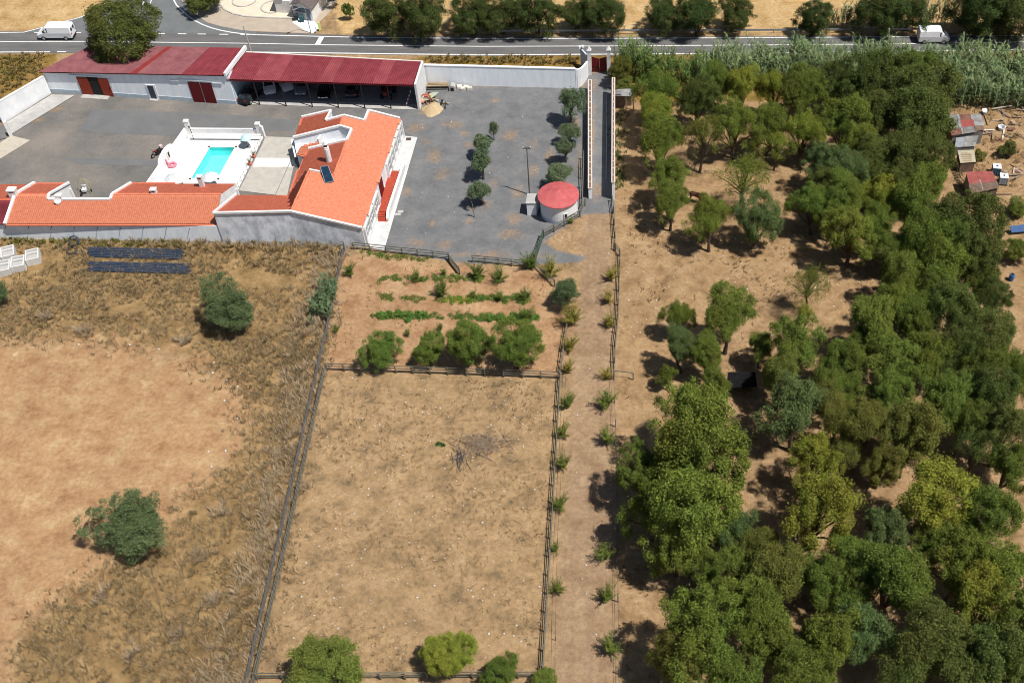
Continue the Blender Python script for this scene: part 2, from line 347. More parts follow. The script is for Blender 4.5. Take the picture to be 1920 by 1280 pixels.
ochre = ramp(fine, [(.35, lin(152, 122, 92, K)), (.65, lin(186, 156, 122, K))])
c = pad
c = mixc(mask(C_[1]), c, grove); c = mixc(mask(B[2]), c, garden); c = mixc(mask(A[2]), c, weeds); c = mixc(mask(A[1], 2.0, .25, .75), c, bare)
c = mixc(mask(B[0], .7), c, lane); c = mixc(mth('MULTIPLY', mask(D_[1], .6, .3, .9), .45), c, lin(152, 126, 100, K)); c = mixc(mask(B[1]), c, gold); c = mixc(mask(C_[0]), c, verge)
gmask = mask(A[0], .45); c = mixc(gmask, c, grav); c = mixc(mth('MULTIPLY', mask(mth('MULTIPLY', C_[2], mth('ADD', .35, mid)), 1.3, .34, 1.05), .62), c, ochre)
spk = n.new('ShaderNodeMapRange'); spk.inputs[1].default_value = .25; spk.inputs[2].default_value = .75; spk.inputs[3].default_value = .66; spk.inputs[4].default_value = 1.32
l.new(fine, spk.inputs[0])
hv = n.new('ShaderNodeHueSaturation'); l.new(c, hv.inputs['Color'])
sp2 = n.new('ShaderNodeMapRange'); sp2.inputs[1].default_value = .25; sp2.inputs[2].default_value = .75; sp2.inputs[3].default_value = .66; sp2.inputs[4].default_value = 1.34
l.new(vfine, sp2.inputs[0])
sp3 = n.new('ShaderNodeMapRange'); sp3.inputs[1].default_value = .3; sp3.inputs[2].default_value = .7; sp3.inputs[3].default_value = .9; sp3.inputs[4].default_value = 1.1
l.new(big, sp3.inputs[0])
fv = mth('MULTIPLY', mth('MULTIPLY', spk.outputs[0], sp2.outputs[0]), sp3.outputs[0]); l.new(mth('ADD', fv, mth('MULTIPLY', mth('MULTIPLY', mth('SUBTRACT', 1.0, fv), gmask), .6)), hv.inputs['Value']); l.new(hv.outputs[0], p.inputs['Base Color'])
bp = n.new('ShaderNodeBump'); bp.inputs['Strength'].default_value = .55; bp.inputs['Distance'].default_value = .12
l.new(mth('ADD', fine, mth('MULTIPLY', vfine, .5)), bp.inputs['Height']); l.new(bp.outputs[0], p.inputs['Normal'])

# ------------------------------------------------------------------ roads, plaza, paving
def sheet(name, pts, z, m, parent=None):
    o = MB().poly(pxpoly(pts, z)).build(name, m, parent)
    return o if parent else tag(o, kind='structure')
NEAR = [(-400, 97), (0, 100), (460, 100), (900, 105.5), (1340, 103), (1920, 95.5), (2300, 90)]
FARE = [(2300, 61), (1920, 65.5), (1549, 68), (1150, 69.5), (900, 69.5), (657, 67), (581, 63.5), (480, 59.5)]
road = sheet('road', NEAR+FARE+[(300, 60), (45, 59.5), (-400, 58)], .010, asphalt)
side = sheet('side_road', [(45, 60), (150, 32), (200, 10), (235, -30), (245, -120), (330, -120), (335, -20), (341, 2.5), (365, 26), (387.5, 42.5), (415, 50), (452, 57), (480, 59.5), (480, 65), (300, 63), (75, 62)], .016, asphalt2)
sheet('plaza', [(342, -20), (342, 2.5), (366, 26), (388.5, 42.5), (416, 50), (453, 57), (481, 59), (581, 62.8), (596, 44), (622, 20), (660, -60), (342, -60)], .012, plaza)
def ribbon(name, pts, wpx, z, m, parent):      # painted line: width in metres
    P = [G(x, y, z) for x, y in pts]; q = MB(); vs = []
    for i, a in enumerate(P):
        d = (P[min(i+1, len(P)-1)]-P[max(i-1, 0)]).normalized(); w = Vector((-d.y, d.x, 0))*wpx/2; vs += [a-w, a+w]
    q.add(vs, [(2*i, 2*i+2, 2*i+3, 2*i+1) for i in range(len(P)-1)]); return q.build(name, m, parent)
for pts, w in [([(-400, 95), (0, 98), (94, 97.6)], .22), ([(107, 97.3), (124, 97.2)], .22), ([(440, 97.6), (460, 97.8), (900, 103.3), (1340, 100.7), (1920, 93), (2300, 88)], .24),
    ([(-400, 78.5), (0, 78.5), (170, 78), (290, 79.5), (460, 81.5), (620, 84.5), (900, 87.3), (1186, 86.4), (1650, 83), (1920, 79), (2300, 75)], .18),
    ([(-400, 61), (0, 61.5), (45, 60.8), (150, 33), (198, 12)], .18),
    ([(480, 65.6), (657, 70), (900, 72.5), (1150, 72.3), (1400, 71), (1549, 70.3), (1920, 67), (2300, 63)], .2),
    ([(271, -30), (271, 0), (267, 10.5)], .16), ([(286, -30), (284, 0), (281, 9), (277, 17.5)], .16)]:
    ribbon('edge_line', pts, w, .024, roadpaint, road)
ribbon('edge_line', [(322, -30), (325.6, 0), (331, 10), (340, 18.75), (352, 30), (365, 38.75), (380, 46.5), (396, 52.5), (415, 57.5), (434, 61), (457, 64), (480, 65.6)], .22, .024, roadpaint, road)
ribbon('stop_line', [(603, 70), (595, 84)], .75, .024, roadpaint, road)
for x0, x1 in ((64, 76), (78, 90), (140, 152), (297, 309), (333.5, 349), (370.5, 386), (411, 428), (451, 468)):
    y_ = 61.2+max(0, x0-150)/310*4; ribbon('dash_line', [(x0, y_), (x1, y_+.3)], .2, .024, roadpaint, road)
sheet('plaza_bed', [(412, -60), (412, 8), (421, 18), (436, 25.5), (460, 30.5), (500, 32.8), (540, 34), (572, 30), (590, 10), (600, -60)], .018, plaza2)
kp = [(411, -20), (412, 8), (421, 18.3), (436, 26), (460, 31.2), (500, 33.5), (548, 34.6)]
q = MB()
for a, b in zip(kp, kp[1:]): q.bar(G(*a, .05), G(*b, .05), .22, .12)
tag(q.build('plaza_kerb', concrete), kind='structure')
def ring_kerb(cx, cy, r):
    q = MB(); c = G(cx, cy)
    for k in range(28):
        a, b = 2*math.pi*k/28, 2*math.pi*(k+1)/28
        q.bar(c+Vector((math.cos(a)*r, math.sin(a)*r, .06)), c+Vector((math.cos(b)*r, math.sin(b)*r, .06)), .2, .12)
    return q
tag(ring_kerb(458, 2, 1.75).build('planter_ring', concrete), 'round concrete kerb ring around white slab in the roadside plaza', 'kerb')
tag(ring_kerb(512, 14, 1.75).build('planter_ring', concrete), 'round concrete kerb ring next to the white roadside hut', 'kerb')
sheet('slab', [(449, -12), (475, -12), (476, 1.5), (450, 1.0)], .03, white)
# yard paving
sheet('sidewalk', [(757.5, 254.5), (782.5, 257.5), (720, 470), (690, 462.5)], .03, paving)
sheet('concrete_apron', [(9, 231), (97, 177.5), (140, 178.5), (22, 251)], .09, concrete)
sheet('ramp_slab', [(0, 268), (20, 254), (57, 263), (0, 298), (-60, 330), (-60, 300)], .04, mat('sandy_concrete', (.55, .49, .39, 1), (.47, .42, .33, 1)))
sheet('dark_asphalt_patch', [(148, 244), (174, 205), (420, 214), (560, 226), (548, 246), (345, 240), (330, 255), (190, 250)], .014, mat('yard_asphalt', (.178, .176, .172, 1), (.150, .150, .148, 1), scale=.4, detail=9))
sheet('dark_asphalt_strip', [(122, 300), (128, 296), (300, 300), (295, 312), (160, 308)], .014, MATS['yard_asphalt'])
# ------------------------------------------------------------------ buildings
def lerp(a, b, t): return a+(b-a)*t
def lift(p, z): return Vector((p.x, p.y, z))
def skirt(mb, tops, z0=-.05, close=False):      # upright faces from a roof edge down to the ground
    k = list(zip(tops, tops[1:]+([tops[0]] if close else [])))
    if not close: k = k[:len(tops)-1]
    for a, b in k: mb.add([lift(a, z0), lift(b, z0), b, a], [(0, 1, 2, 3)])
    return mb
def panel_on(mb, a, b, u0, u1, z0, z1, off=.03, th=.05):   # a flat slab standing on the facade a->b, at metres along it
    d = Vector((b.x-a.x, b.y-a.y, 0)).normalized(); nrm = Vector((d.y, -d.x, 0))
    c = a+d*(u0+u1)/2+nrm*off; c.z = (z0+z1)/2
    return mb.box(c, (u1-u0, th, z1-z0), rz=math.atan2(d.y, d.x))
def along(a, b, p): d = Vector((b.x-a.x, b.y-a.y, 0)).normalized(); return (Vector((p.x, p.y, 0))-Vector((a.x, a.y, 0))).dot(d)

def corr(fl, fr, br, bl, parent, m, name='roof_sheet', pitch=.3, amp=.085, rise=0.0):
    L = ((fr-fl).length+(br-bl).length)/2; nu = max(4, int(round(L/pitch))*4); nv = 7
    U, Vv = np.meshgrid(np.linspace(0, 1, nu+1), np.linspace(0, 1, nv)); q = [np.array(p) for p in (fl, fr, br, bl)]
    X = ((1-U)*(1-Vv))[..., None]*q[0]+(U*(1-Vv))[..., None]*q[1]+(U*Vv)[..., None]*q[2]+((1-U)*Vv)[..., None]*q[3]
    X[..., 2] += amp*np.abs(np.cos(math.pi*U*L/pitch))+rise*np.sin(math.pi*np.clip(Vv, 0, 1)**1.4)+.02
    r, c = U.shape; idx = np.arange(r*c).reshape(r, c)
    Fq = np.stack([idx[:-1, :-1], idx[:-1, 1:], idx[1:, 1:], idx[1:, :-1]], -1).reshape(-1, 4); og = ORG.get(parent.name, Vector((0, 0, 0)))
    ob = link(bpy.data.objects.new(name, npmesh(name, X.reshape(-1, 3)-np.array(og), Fq, m))); ob.parent = parent; return ob
# --- barn
A0, B0 = G(96, 173), G(444, 196)
bFL, bFR, bBL, bBR = G(72, 136, 3.4), G(420, 142.5, 4.75), G(172, 86, 4.2), G(459, 91, 4.6)
barn = thing('barn', 'long white barn with patchy rose and crimson metal roof', 'barn', A0)
wm = MB(); bkL, bkR = Vector((-76.0, 138.9, 0)), Vector((-54.6, 137.4, 0))
wm.poly([lift(A0, -.05), lift(B0, -.05), lift(B0, 4.6), lift(A0, 3.3)]); wm.poly([lift(B0, -.05), lift(bkR, -.05), lift(bkR, 4.5), lift(B0, 4.6)])
wm.poly([lift(A0, -.05), lift(bkL, -.05), lift(bkL, 4.1), lift(A0, 3.3)]); wm.poly([lift(bkL, -.05), lift(bkR, -.05), lift(bkR, 4.5), lift(bkL, 4.1)])
wm.build('wall', white2, barn)
L_ = (B0-A0).length
panel_on(MB(), A0, B0, 0, L_, -.02, .62, .025, .05).build('dado', bluegrey, barn)
# roof sheets, each its own piece
cuts = [0, .085, .17, .255, .34, .425, .497, .535, .62, .70, .775, .82, .865, .91, .955, 1.0]
for i in range(len(cuts)-1):
    a, b = cuts[i], cuts[i+1]; m_ = redbright if i == 6 else (redfade if i < 10 else redroof)
    fl, fr, bl, br = lerp(bFL, bFR, a), lerp(bFL, bFR, b), lerp(bBL, bBR, a), lerp(bBL, bBR, b)
    dz = Vector((0, 0, .015 if i % 2 else 0))
    corr(fl+dz, fr+dz, br+dz, bl+dz, barn, m_)
corr(bFL-Vector((0, 0, .08)), bFR-Vector((0, 0, .08)), bBR-Vector((0, 0, .08)), bBL-Vector((0, 0, .08)), barn, darkred, 'roof_deck', .5, 0)
MB().bar(bFR+Vector((.16, 0, .2)), bBR+Vector((.16, 0, .2)), .3, .55).build('roof_parapet', white, barn)
def door_at(x0, x1, yb, h, m, name='door', off=.04):
    u0, u1 = along(A0, B0, G(x0, yb)), along(A0, B0, G(x1, yb)); return panel_on(MB(), A0, B0, u0, u1, 0, h, off, .07).build(name, m, barn)
door_at(155, 176, 179.5, 2.9, rustdoor, off=.09); door_at(195, 214, 181.5, 2.9, rustdoor, off=.09); door_at(174, 196, 180.5, 2.95, dark, 'doorway', .02)
d2 = door_at(363, 385, 192.7, 3.25, darkred); door_at(386, 407.5, 193.6, 3.25, darkred)
door_at(280, 299, 187.3, 2.35, white, 'door_frame', .03); door_at(284, 295, 187.2, 2.2, mat('dark_blue_glass_door', (.05, .07, .1, 1), rough=.3), 'side_door', .07)
for u0, u1, z0, z1 in ((along(A0, B0, G(142, 179)), along(A0, B0, G(206, 181)), 3.1, 3.22), (along(A0, B0, G(345, 192)), along(A0, B0, G(412, 194)), 3.5, 3.64), (along(A0, B0, G(330, 192)), along(A0, B0, G(347, 192)), 3.3, 3.42), (along(A0, B0, G(410, 194)), along(A0, B0, G(428, 195)), 3.3, 3.42)):
    panel_on(MB(), A0, B0, u0, u1, z0, z1, .06, .14).build('lintel_moulding', white, barn)
panel_on(MB(), A0, B0, along(A0, B0, G(154, 180)), along(A0, B0, G(204, 184)), 0, .1, .5, .9).build('doorstep', concrete, barn)
panel_on(MB(), A0, B0, along(A0, B0, G(282, 187)), along(A0, B0, G(298, 187)), 0, .12, .3, .5).build('doorstep', concrete, barn)
MB().tube([A0+Vector((9.4, -1.1, 3.0)), A0+Vector((9.4, -1.35, 2.3)), A0+Vector((9.35, -1.1, 1.9))], .05).build('wall_lamp', galv, barn)

# --- carport
C0, C1 = G(445, 195), G(784, 206)
cFL, cFR, cBL, cBR = G(424, 149.5, 4.02), G(774, 160.5, 4.0), G(461, 99, 4.05), G(791, 116.5, 4.0)
carport = thing('carport', 'open carport with crimson sheet roof and black steel posts', 'carport', C0)
nS = 14
for i in range(nS):
    a, b = i/nS, (i+1)/nS; k = Vector((0, 0, .02*(i % 2)))
    fl, fr, bl, br = lerp(cFL, cFR, a)+k, lerp(cFL, cFR, b)+k, lerp(cBL, cBR, a)+k, lerp(cBL, cBR, b)+k
    corr(fl, fr, br, bl, carport, redroofB if i in (2, 3, 7, 11) else redroof, rise=.14)
dz = Vector((0, 0, .06)); MB().prism([cFL-dz, cFR-dz, cBR-dz, cBL-dz], .12).build('roof_deck', darkred, carport)
MB().bar(cBL+Vector((0, 0, .06)), cBR+Vector((0, 0, .06)), .2, .18).build('rear_flashing', coping, carport)
cb0, cb1 = lift(cBL, 0), lift(cBR, 0)
MB().wall(cb0+Vector((0, -.2, 0)), cb1+Vector((0, -.2, 0)), 3.85, 3.85, .2).build('back_wall', white2, carport)
e0, e1 = Vector((-29.45, 129.95, 0)), Vector((-29.15, 135.5, 0))
MB().wall(e0, e1, 4.1, 4.15, .28).build('end_wall', bright, carport)
MB().wall(C0+Vector((-.02, 0, 0)), cb0+Vector((.2, -.3, 0)), 3.9, 3.9, .24).build('end_wall', mat('wall_blue_shade_tone', (.50, .62, .70, 1)), carport)  # left end wall has the blue of shade put into its colour
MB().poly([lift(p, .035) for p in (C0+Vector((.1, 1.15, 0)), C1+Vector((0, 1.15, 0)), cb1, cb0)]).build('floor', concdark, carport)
MB().poly([lift(p, .05) for p in (C0+Vector((.1, -.05, 0)), C1+Vector((0, -.05, 0)), C1+Vector((0, 1.16, 0)), C0+Vector((.1, 1.16, 0)))]).build('floor_sunlit_strip', concrete, carport)  # sunlight on the floor's front edge, painted as a paler strip
for x, y in ((487, 196.5), (537, 199), (586, 200.5), (635, 202), (684.5, 203.5), (733.5, 204)):
    b = G(x, y); MB().box((b.x, b.y, 1.95), (.13, .13, 3.9)).build('post', black, carport)
MB().bar(lift(C0, 3.82)+Vector((0, .12, 0)), lift(C1, 3.82)+Vector((0, .12, 0)), .12, .2).build('eave_beam', black, carport)

# --- main house
def h6(x, y, z=0.0): return G(380+x/4, 180+y/4, z)
def h6p(x, y, pl): return GP(380+x/4, 180+y/4, pl)
PE = plane3(h6(1195, 995, 2.85), h6(1480, 175, 2.75), h6(660, 872, 4.6))
SEp, NEp = h6p(1195, 995, PE), h6p(1480, 175, PE)
house = thing('house', 'white courtyard house with orange tiled roofs beside the pool', 'house', lift(SEp, 0))
Nr1, Nr2 = h6p(1060, 152, PE), h6p(1030, 232, PE); Mr1, Mr2 = h6p(1085, 335, PE), h6p(985, 595, PE); Sr2, Sr1 = h6p(800, 560, PE), h6p(660, 872, PE)
Pe, Pn1, Pn2 = h6p(1118, 258, PE), h6p(1215, 190, PE), h6p(1245, 115, PE)
down_e = Vector((1, 0, -.2))
roofE = [NEp, SEp, Sr1, Sr2, Mr2, Mr1, Pe, Nr2, Nr1, Pn1, Pn2]
deck = MB().prism([q_-Vector((0, 0, .02)) for q_ in roofE], .15)
ridged(roofE, down_e, None, house, 'east_roof_tiles', m=terraB)
PWN = plane3(Nr1, Nr2, h6(680, 318, 3.25)); wn = lambda x, y: h6p(x, y, PWN)
roofWN = [Nr1, wn(925, 190), wn(965, 115), wn(745, 165), wn(680, 318), Nr2]
ridged(roofWN, Vector((-1, 0, -.2)), None, house, 'north_west_roof_tiles', m=terra); deck.prism([q_-Vector((0, 0, .02)) for q_ in roofWN], .12)
PWM = plane3(Mr1, Mr2, h6(690, 620, 3.2)); wm_ = lambda x, y: h6p(x, y, PWM)
roofWM = [Mr1, wm_(795, 402), wm_(752, 470), wm_(640, 750), wm_(690, 742), wm_(800, 562), Mr2]
ridged(roofWM, Vector((-1, 0, -.2)), None, house, 'middle_west_roof_tiles', m=terra); deck.prism([q_-Vector((0, 0, .02)) for q_ in roofWM], .12)
PWS = plane3(Sr1, Sr2, h6(690, 742, 4.15)); ws_ = lambda x, y: h6p(x, y, PWS)
roofWS = [Sr2, ws_(770, 560), ws_(640, 752), Sr1]
ridged(roofWS, Vector((-1, 0, -.2)), None, house, 'south_west_roof_tiles', m=terra); deck.prism([q_-Vector((0, 0, .02)) for q_ in roofWS], .12)
deck.build('roof_deck', terra, house)
# link range sloping to the courtyard
lk = [h6(82, 885, 4.4), h6(660, 884, 4.5), h6(640, 747, 3.3), h6(255, 742, 3.3)]
PLK = plane3(lk[0], lk[2], lk[3]); lk = [h6p(x, y, PLK) for x, y in ((82, 885), (664, 882), (644, 748), (255, 742))]
ridged(lk, Vector((0, 1, -.3)), None, house, 'link_roof_tiles', m=terra)
MB().prism([q_-Vector((0, 0, .02)) for q_ in lk], .15).build('link_roof_deck', terra, house)
# outer walls
SW0, SE0 = h6(155, 1095), h6(1232, 1130)
southt = [lk[0], Sr1, SEp]
skirt(MB(), southt).build('south_wall', greywall, house)
em = skirt(MB(), [SEp, NEp]); em.build('east_wall', white, house)
skirt(MB(), [NEp, Pn2, Pn1, Nr1, wn(925, 190), wn(965, 115), wn(745, 165)]).build('north_wall', white, house)
skirt(MB(), [wn(745, 165), wn(680, 318)]).build('west_wall', white, house)
skirt(MB(), [wm_(752, 470), wm_(640, 750)]).build('court_wall', white, house)
skirt(MB(), [lk[2], lk[3], lk[0]]).build('link_wall', bright, house)
# copings
def cope(par, pts, w=.26, h=.26, dz=.16, name='parapet_coping', m=bright):
    mb = MB()
    for a, b in zip(pts, pts[1:]): mb.bar(a+Vector((0, 0, dz)), b+Vector((0, 0, dz)), w, h)
    return mb.build(name, m, par)
cope(house, [NEp, Pn2, Pn1, Nr1, wn(925, 190), wn(965, 115), wn(745, 165)]); cope(house, southt); cope(house, [lk[3], lk[0]])
cope(house, [wn(680, 318), Nr2, Pe, Mr1, wm_(795, 402)], .28, .3); cope(house, [Sr2, lerp(Sr2, Mr2, .55)], .2, .3, .12)
for z_ in ([Mr1, Mr2], [Nr1, Nr2], [Sr1, Sr2]): cope(house, z_, .24, .12, .05, 'ridge_tiles', terraB)
# light well with dome
zf = 1.9
MB().poly([h6(660, 330, zf), h6(1025, 205, zf), h6(1140, 235, zf), h6(1100, 360, zf), h6(860, 420, zf), h6(690, 460, zf)]).build('light_well_floor', white, house)
wl = MB()
for a, b in ((wn(680, 318), Nr2), (Nr2, Pe), (Pe, Mr1), (Mr1, wm_(795, 402))):
    wl.add([lift(a, zf-.1), lift(b, zf-.1), b, a], [(0, 1, 2, 3)])
wl.build('light_well_wall', white2, house)
dc = h6(985, 322, zf); MB().lathe([(.95*math.cos(t), .95*math.sin(t)) for t in np.linspace(0, 1.5, 9)], dc, 20).build('dome', white, house, True)
t1 = [h6(738, 376, 2.75), h6(868, 346, 2.95), h6(862, 386, 2.75), h6(795, 402, 2.6), h6(757, 456, 2.35), h6(704, 440, 2.35)]
PT = plane3(t1[0], t1[1], t1[5]); t1 = [h6p(x, y, PT) for x, y in ((738, 376), (866, 346), (862, 388), (800, 408), (760, 456), (704, 440))]
ridged(t1, Vector((-.3, -1, -.3)), None, house, 'porch_roof_tiles', m=terraB); MB().prism([q_-Vector((0, 0, .02)) for q_ in t1], .15).build('porch_roof_deck', terra, house)
MB().bar(h6(866, 346, 3.0), h6(890, 310, 3.0), .25, .9).build('light_well_wall', bright, house)
skirt(MB(), [h6(680, 322, 2.4), h6(706, 438, 2.3), h6(745, 452, 2.3)], 0).build('porch_wall', white, house)
panel_on(MB(), h6(706, 438, 0)+Vector((0, 0, 0)), h6(745, 452, 0), .2, .9, .1, 2.0, .05, .06).build('court_door', bluegrey, house)
# chimney and solar heater on the roof
cb = h6p(950, 490, PWM); ch = MB()
ch.lathe([(.36, -.5), (.36, 2.0), (.30, 2.1), (.34, 2.12), (.34, 2.25), (.25, 2.3)], cb, 12); ch.lathe([(.30, 2.62), (.33, 2.7), (.22, 3.0), (.05, 3.15)], cb, 12)
chim = ch.build('chimney', bright, house)
MB().lathe([(.24, 2.3), (.24, 2.62)], cb, 10).build('chimney_vent', black, chim)
sp = [h6p(880, 532, PWM)+Vector((0, 0, .9)), h6p(938, 522, PWM)+Vector((0, 0, .9)), h6p(985, 640, PE)+Vector((0, 0, .12)), h6p(920, 655, PE)+Vector((0, 0, .12))]
P4 = [h6(882, 534, 4.9), h6(940, 524, 4.9), h6(984, 638, 4.15), h6(920, 654, 4.15)]
sol = MB().prism(P4, .08).build('solar_panel', mat('solar_collector_glass', (.012, .03, .06, 1), (.02, .045, .08, 1), rough=.12, spec=.6, bump=0), house)
fr = MB()
for a, b in zip(P4, P4[1:]+P4[:1]): fr.bar(a, b, .06, .12)
fr.build('frame', galv, sol); [MB().tube([k_-Vector((0, 0, .05)), lift(k_, 3.6)], .04).build('support_leg', galv, sol) for k_ in P4[:2]]
# east front: window bays, porch, steps
fa, fb = lift(SEp, 0), lift(NEp, 0); FL = (fb-fa).length
def bay(u0, u1, n_):
    panel_on(MB(), fa, fb, u0-.05, u1+.05, -.02, .55, .12, .22).build('sill_wall', bright, house)
    panel_on(MB(), fa, fb, u0-.05, u1+.05, 2.3, 2.62, .12, .22).build('lintel', bright, house)
    for i in range(n_):
        a, b = u0+(u1-u0)*i/n_, u0+(u1-u0)*(i+1)/n_
        w = panel_on(MB(), fa, fb, a+.16, b-.16, .55, 2.3, .06, .05).build('window', winglass, house)
        for uu in np.linspace(a+.16, b-.16, 3): panel_on(MB(), fa, fb, uu-.03, uu+.03, .55, 2.3, .11, .05).build('mullion', bright, w)
        for zz in (.58, 1.45, 2.27): panel_on(MB(), fa, fb, a+.16, b-.16, zz-.03, zz+.03, .115, .045).build('glazing_bar', bright, w)
    for i in range(n_+1):
        u = u0+(u1-u0)*i/n_; panel_on(MB(), fa, fb, u-.16, u+.16, -.02, 2.62, .15, .3).build('pier', bright, house)
bay(.25, 7.1, 3); bay(12.6, FL-.3, 5)
MB().prism([h6(1425, 560, .5), h6(1480, 562, .5), h6(1392, 868, .5), h6(1320, 865, .5), h6(1345, 760, .5), h6(1380, 600, .5)], .52).build('porch_floor', stepred, house)
for i in range(4):
    z = .42-.1*i; MB().prism([h6(1320, 868+17*i, z), h6(1390, 870+17*i, z), h6(1385, 888+17*i, z), h6(1315, 886+17*i, z)], z+.02).build('step', stepred, house)
MB().wall(h6(1512, 560), h6(1398, 905), 1.05, 1.05, .32).wall(h6(1398, 905), h6(1388, 938), 1.05, .5, .3).build('porch_parapet', bright, house)
for x0, y0, x1, y1 in ((1350, 610, 1404, 612), (1330, 690, 1368, 716)):
    a, b = h6(x0, y0), h6(x1, y1); MB().add([lift(a, 0), lift(b, 0), lift(b, .6), lift(a, 2.6)], [(0, 1, 2, 3)]).add([lift(a, 0)+Vector((0, .25, 0)), lift(b, 0)+Vector((0, .25, 0)), lift(b, .6)+Vector((0, .25, 0)), lift(a, 2.6)+Vector((0, .25, 0))], [(0, 1, 2, 3)]).bar(lift(a, 2.6)+Vector((0, .125, 0)), lift(b, .6)+Vector((0, .125, 0)), .3, .08).build('porch_buttress', bright, house)
panel_on(MB(), fa, fb, 8.6, 10.2, .5, 2.5, .05, .06).build('front_door', darkred, house)

# --- west wing
def h5(x, y, z=0.0): return G(x/4, 200+y/4, z)
def h5p(x, y, pl): return GP(x/4, 200+y/4, pl)
wing = thing('house_wing', 'long low orange tiled wing with white chimneys behind the weed field', 'house', h5(1675, 1005))
zr, ze = 3.75, 2.55
PF = plane3(h5(115, 663, zr), h5(1655, 660, zr), h5(800, 888, ze)); PB = plane3(h5(115, 663, zr), h5(1655, 660, zr), h5(800, 576, 3.05))
rf = [h5p(x, y, PF) for x, y in ((40, 888), (118, 664), (370, 664), (365, 700), (830, 700), (845, 662), (1655, 660), (1612, 888))]
ridged(rf, Vector((0, -1, -.3)), None, wing, 'front_roof_tiles', m=terraB, pitch=.24, amp=.06, row=.42, step=.045)
rb1 = [h5p(x, y, PB) for x, y in ((118, 662), (262, 576), (520, 577), (370, 662))]; rb2 = [h5p(x, y, PB) for x, y in ((845, 660), (985, 577), (1772, 577), (1655, 658))]
ridged(rb1, Vector((0, 1, -.3)), None, wing, 'rear_roof_tiles', m=terra, pitch=.24); ridged(rb2, Vector((0, 1, -.3)), None, wing, 'rear_roof_tiles', m=terra, pitch=.24)
dk = MB(); [dk.prism([q_-Vector((0, 0, .02)) for q_ in z_], .14) for z_ in (rf, rb1, rb2)]; dk.build('roof_deck', terra, wing)
fw0, fw1 = h5(-120, 985)+Vector((0, .02, 0)), h5(1675, 1005)
MB().wall(fw0, fw1, 2.45, 2.45, .2).build('front_wall', white2, wing)
MB().wall(lift(rb1[1], 0)+Vector((0, -.3, 0)), lift(rb1[2], 0)+Vector((0, -.3, 0)), 2.45, 2.45, .2).build('rear_wall', bright, wing)
MB().wall(lift(rb2[1], 0)+Vector((0, -.3, 0)), lift(rb2[2], 0)+Vector((0, -.3, 0)), 2.45, 2.45, .2).build('rear_wall', bright, wing)
nw = MB(); a, b, c3 = rb1[3], rb1[2], h5(580, 690, 0)
nw.add([lift(a, .0), lift(b, 0), b+Vector((0, 0, .12)), a+Vector((0, 0, .12))], [(0, 1, 2, 3)])
a2, b2 = rb2[0], rb2[1]; nw.add([lift(a2, 0), lift(b2, 0), b2+Vector((0, 0, .1)), a2+Vector((0, 0, .1))], [(0, 1, 2, 3)])
nw.add([lift(rf[3], 0), lift(rf[4], 0), rf[4]+Vector((0, 0, .1)), rf[3]+Vector((0, 0, .1))], [(0, 1, 2, 3)]); nw.build('notch_wall', bright, wing)
cope(wing, [rb1[2], rb1[3], rf[3], rf[4], rb2[0], rb2[1]], .3, .24); cope(wing, [rb1[1], rb1[0], rf[0]], .34, .28)
skirt(MB(), [rf[-1], rf[-2], rb2[2]]).build('gable_wall', bright, wing)
cope(wing, [rf[6], rf[5]], .24, .12, .06, 'ridge_tiles', terraB)
for k in range(9):
    b = fw0.lerp(fw1, .12+k*.095); MB().tube([Vector((b.x, b.y-.1, 2.05)), Vector((b.x-.05, b.y-.5, 1.85))], .035, 5).build('wall_bracket', black, wing)
def chimney_box(x, y, pl, w, h, lean=0):
    c = h5p(x, y, pl); o = MB().box((c.x, c.y, c.z+h/2-.2), (w, w*.8, h)).box((c.x, c.y, c.z+h-.1), (w+.14, w*.8+.14, .14)).build('chimney', bright, wing)
    MB().box((c.x, c.y, c.z+h-.32), (w*.55, w*.82, .14)).build('chimney_vent', black, o)
chimney_box(105, 660, PF, .9, .95); chimney_box(455, 700, PF, .6, .85); chimney_box(1160, 652, PB, .62, .8); chimney_box(1520, 600, PB, .55, 1.75)
dsh = h5(430, 702, zr+.15); dr = MB(); nrm = Vector((.5, -.75, .35)).normalized(); ax = nrm.orthogonal().normalized(); ay = nrm.cross(ax); vs = [dsh]
for rr, dd in ((.22, .03), (.42, .12)): vs += [dsh+nrm*dd+(ax*math.cos(t)+ay*math.sin(t))*rr for t in np.linspace(0, 2*math.pi, 16, endpoint=False)]
dr.add(vs, [(0, 1+k, 1+(k+1) % 16) for k in range(16)]+[(1+k, 17+k, 17+(k+1) % 16, 1+(k+1) % 16) for k in range(16)]); dr.tube([dsh, dsh-Vector((0, 0, .7))], .03)
dish = thing('satellite_dish', 'small white satellite dish beside the notch of the long tiled wing', 'satellite dish', dsh-Vector((0, 0, .7))); dr.build('reflector', whiteplastic, dish); MB().tube([dsh+Vector((0, 0, -.2)), dsh+nrm*.5], .02).build('feed_arm', black, dish)
# red-roofed lean-to at the frame edge
lean = thing('neighbour_range', 'roof end with orange and crimson halves at the left edge', 'building', h5(0, 985))
l1 = [h5(-260, 590, 2.5), h5(225, 582, 2.5), h5(105, 700, 3.6), h5(-300, 705, 3.6)]; l2 = [h5(-300, 706, 3.6), h5(100, 706, 3.6), h5(35, 880, 2.5), h5(-330, 880, 2.5)]
for pl_, dv, m_, nm in ((l1, Vector((0, 1, -.3)), terra, 'orange_tiles'), (l2, Vector((0, -1, -.3)), redroof, 'crimson_sheet')):
    ridged(pl_, dv, None, lean, nm, m=m_, pitch=.24); MB().prism([q_-Vector((0, 0, .02)) for q_ in pl_], .12).build('roof_deck', m_, lean)
skirt(MB(), [l1[0], l1[1]]).build('wall', bright, lean)

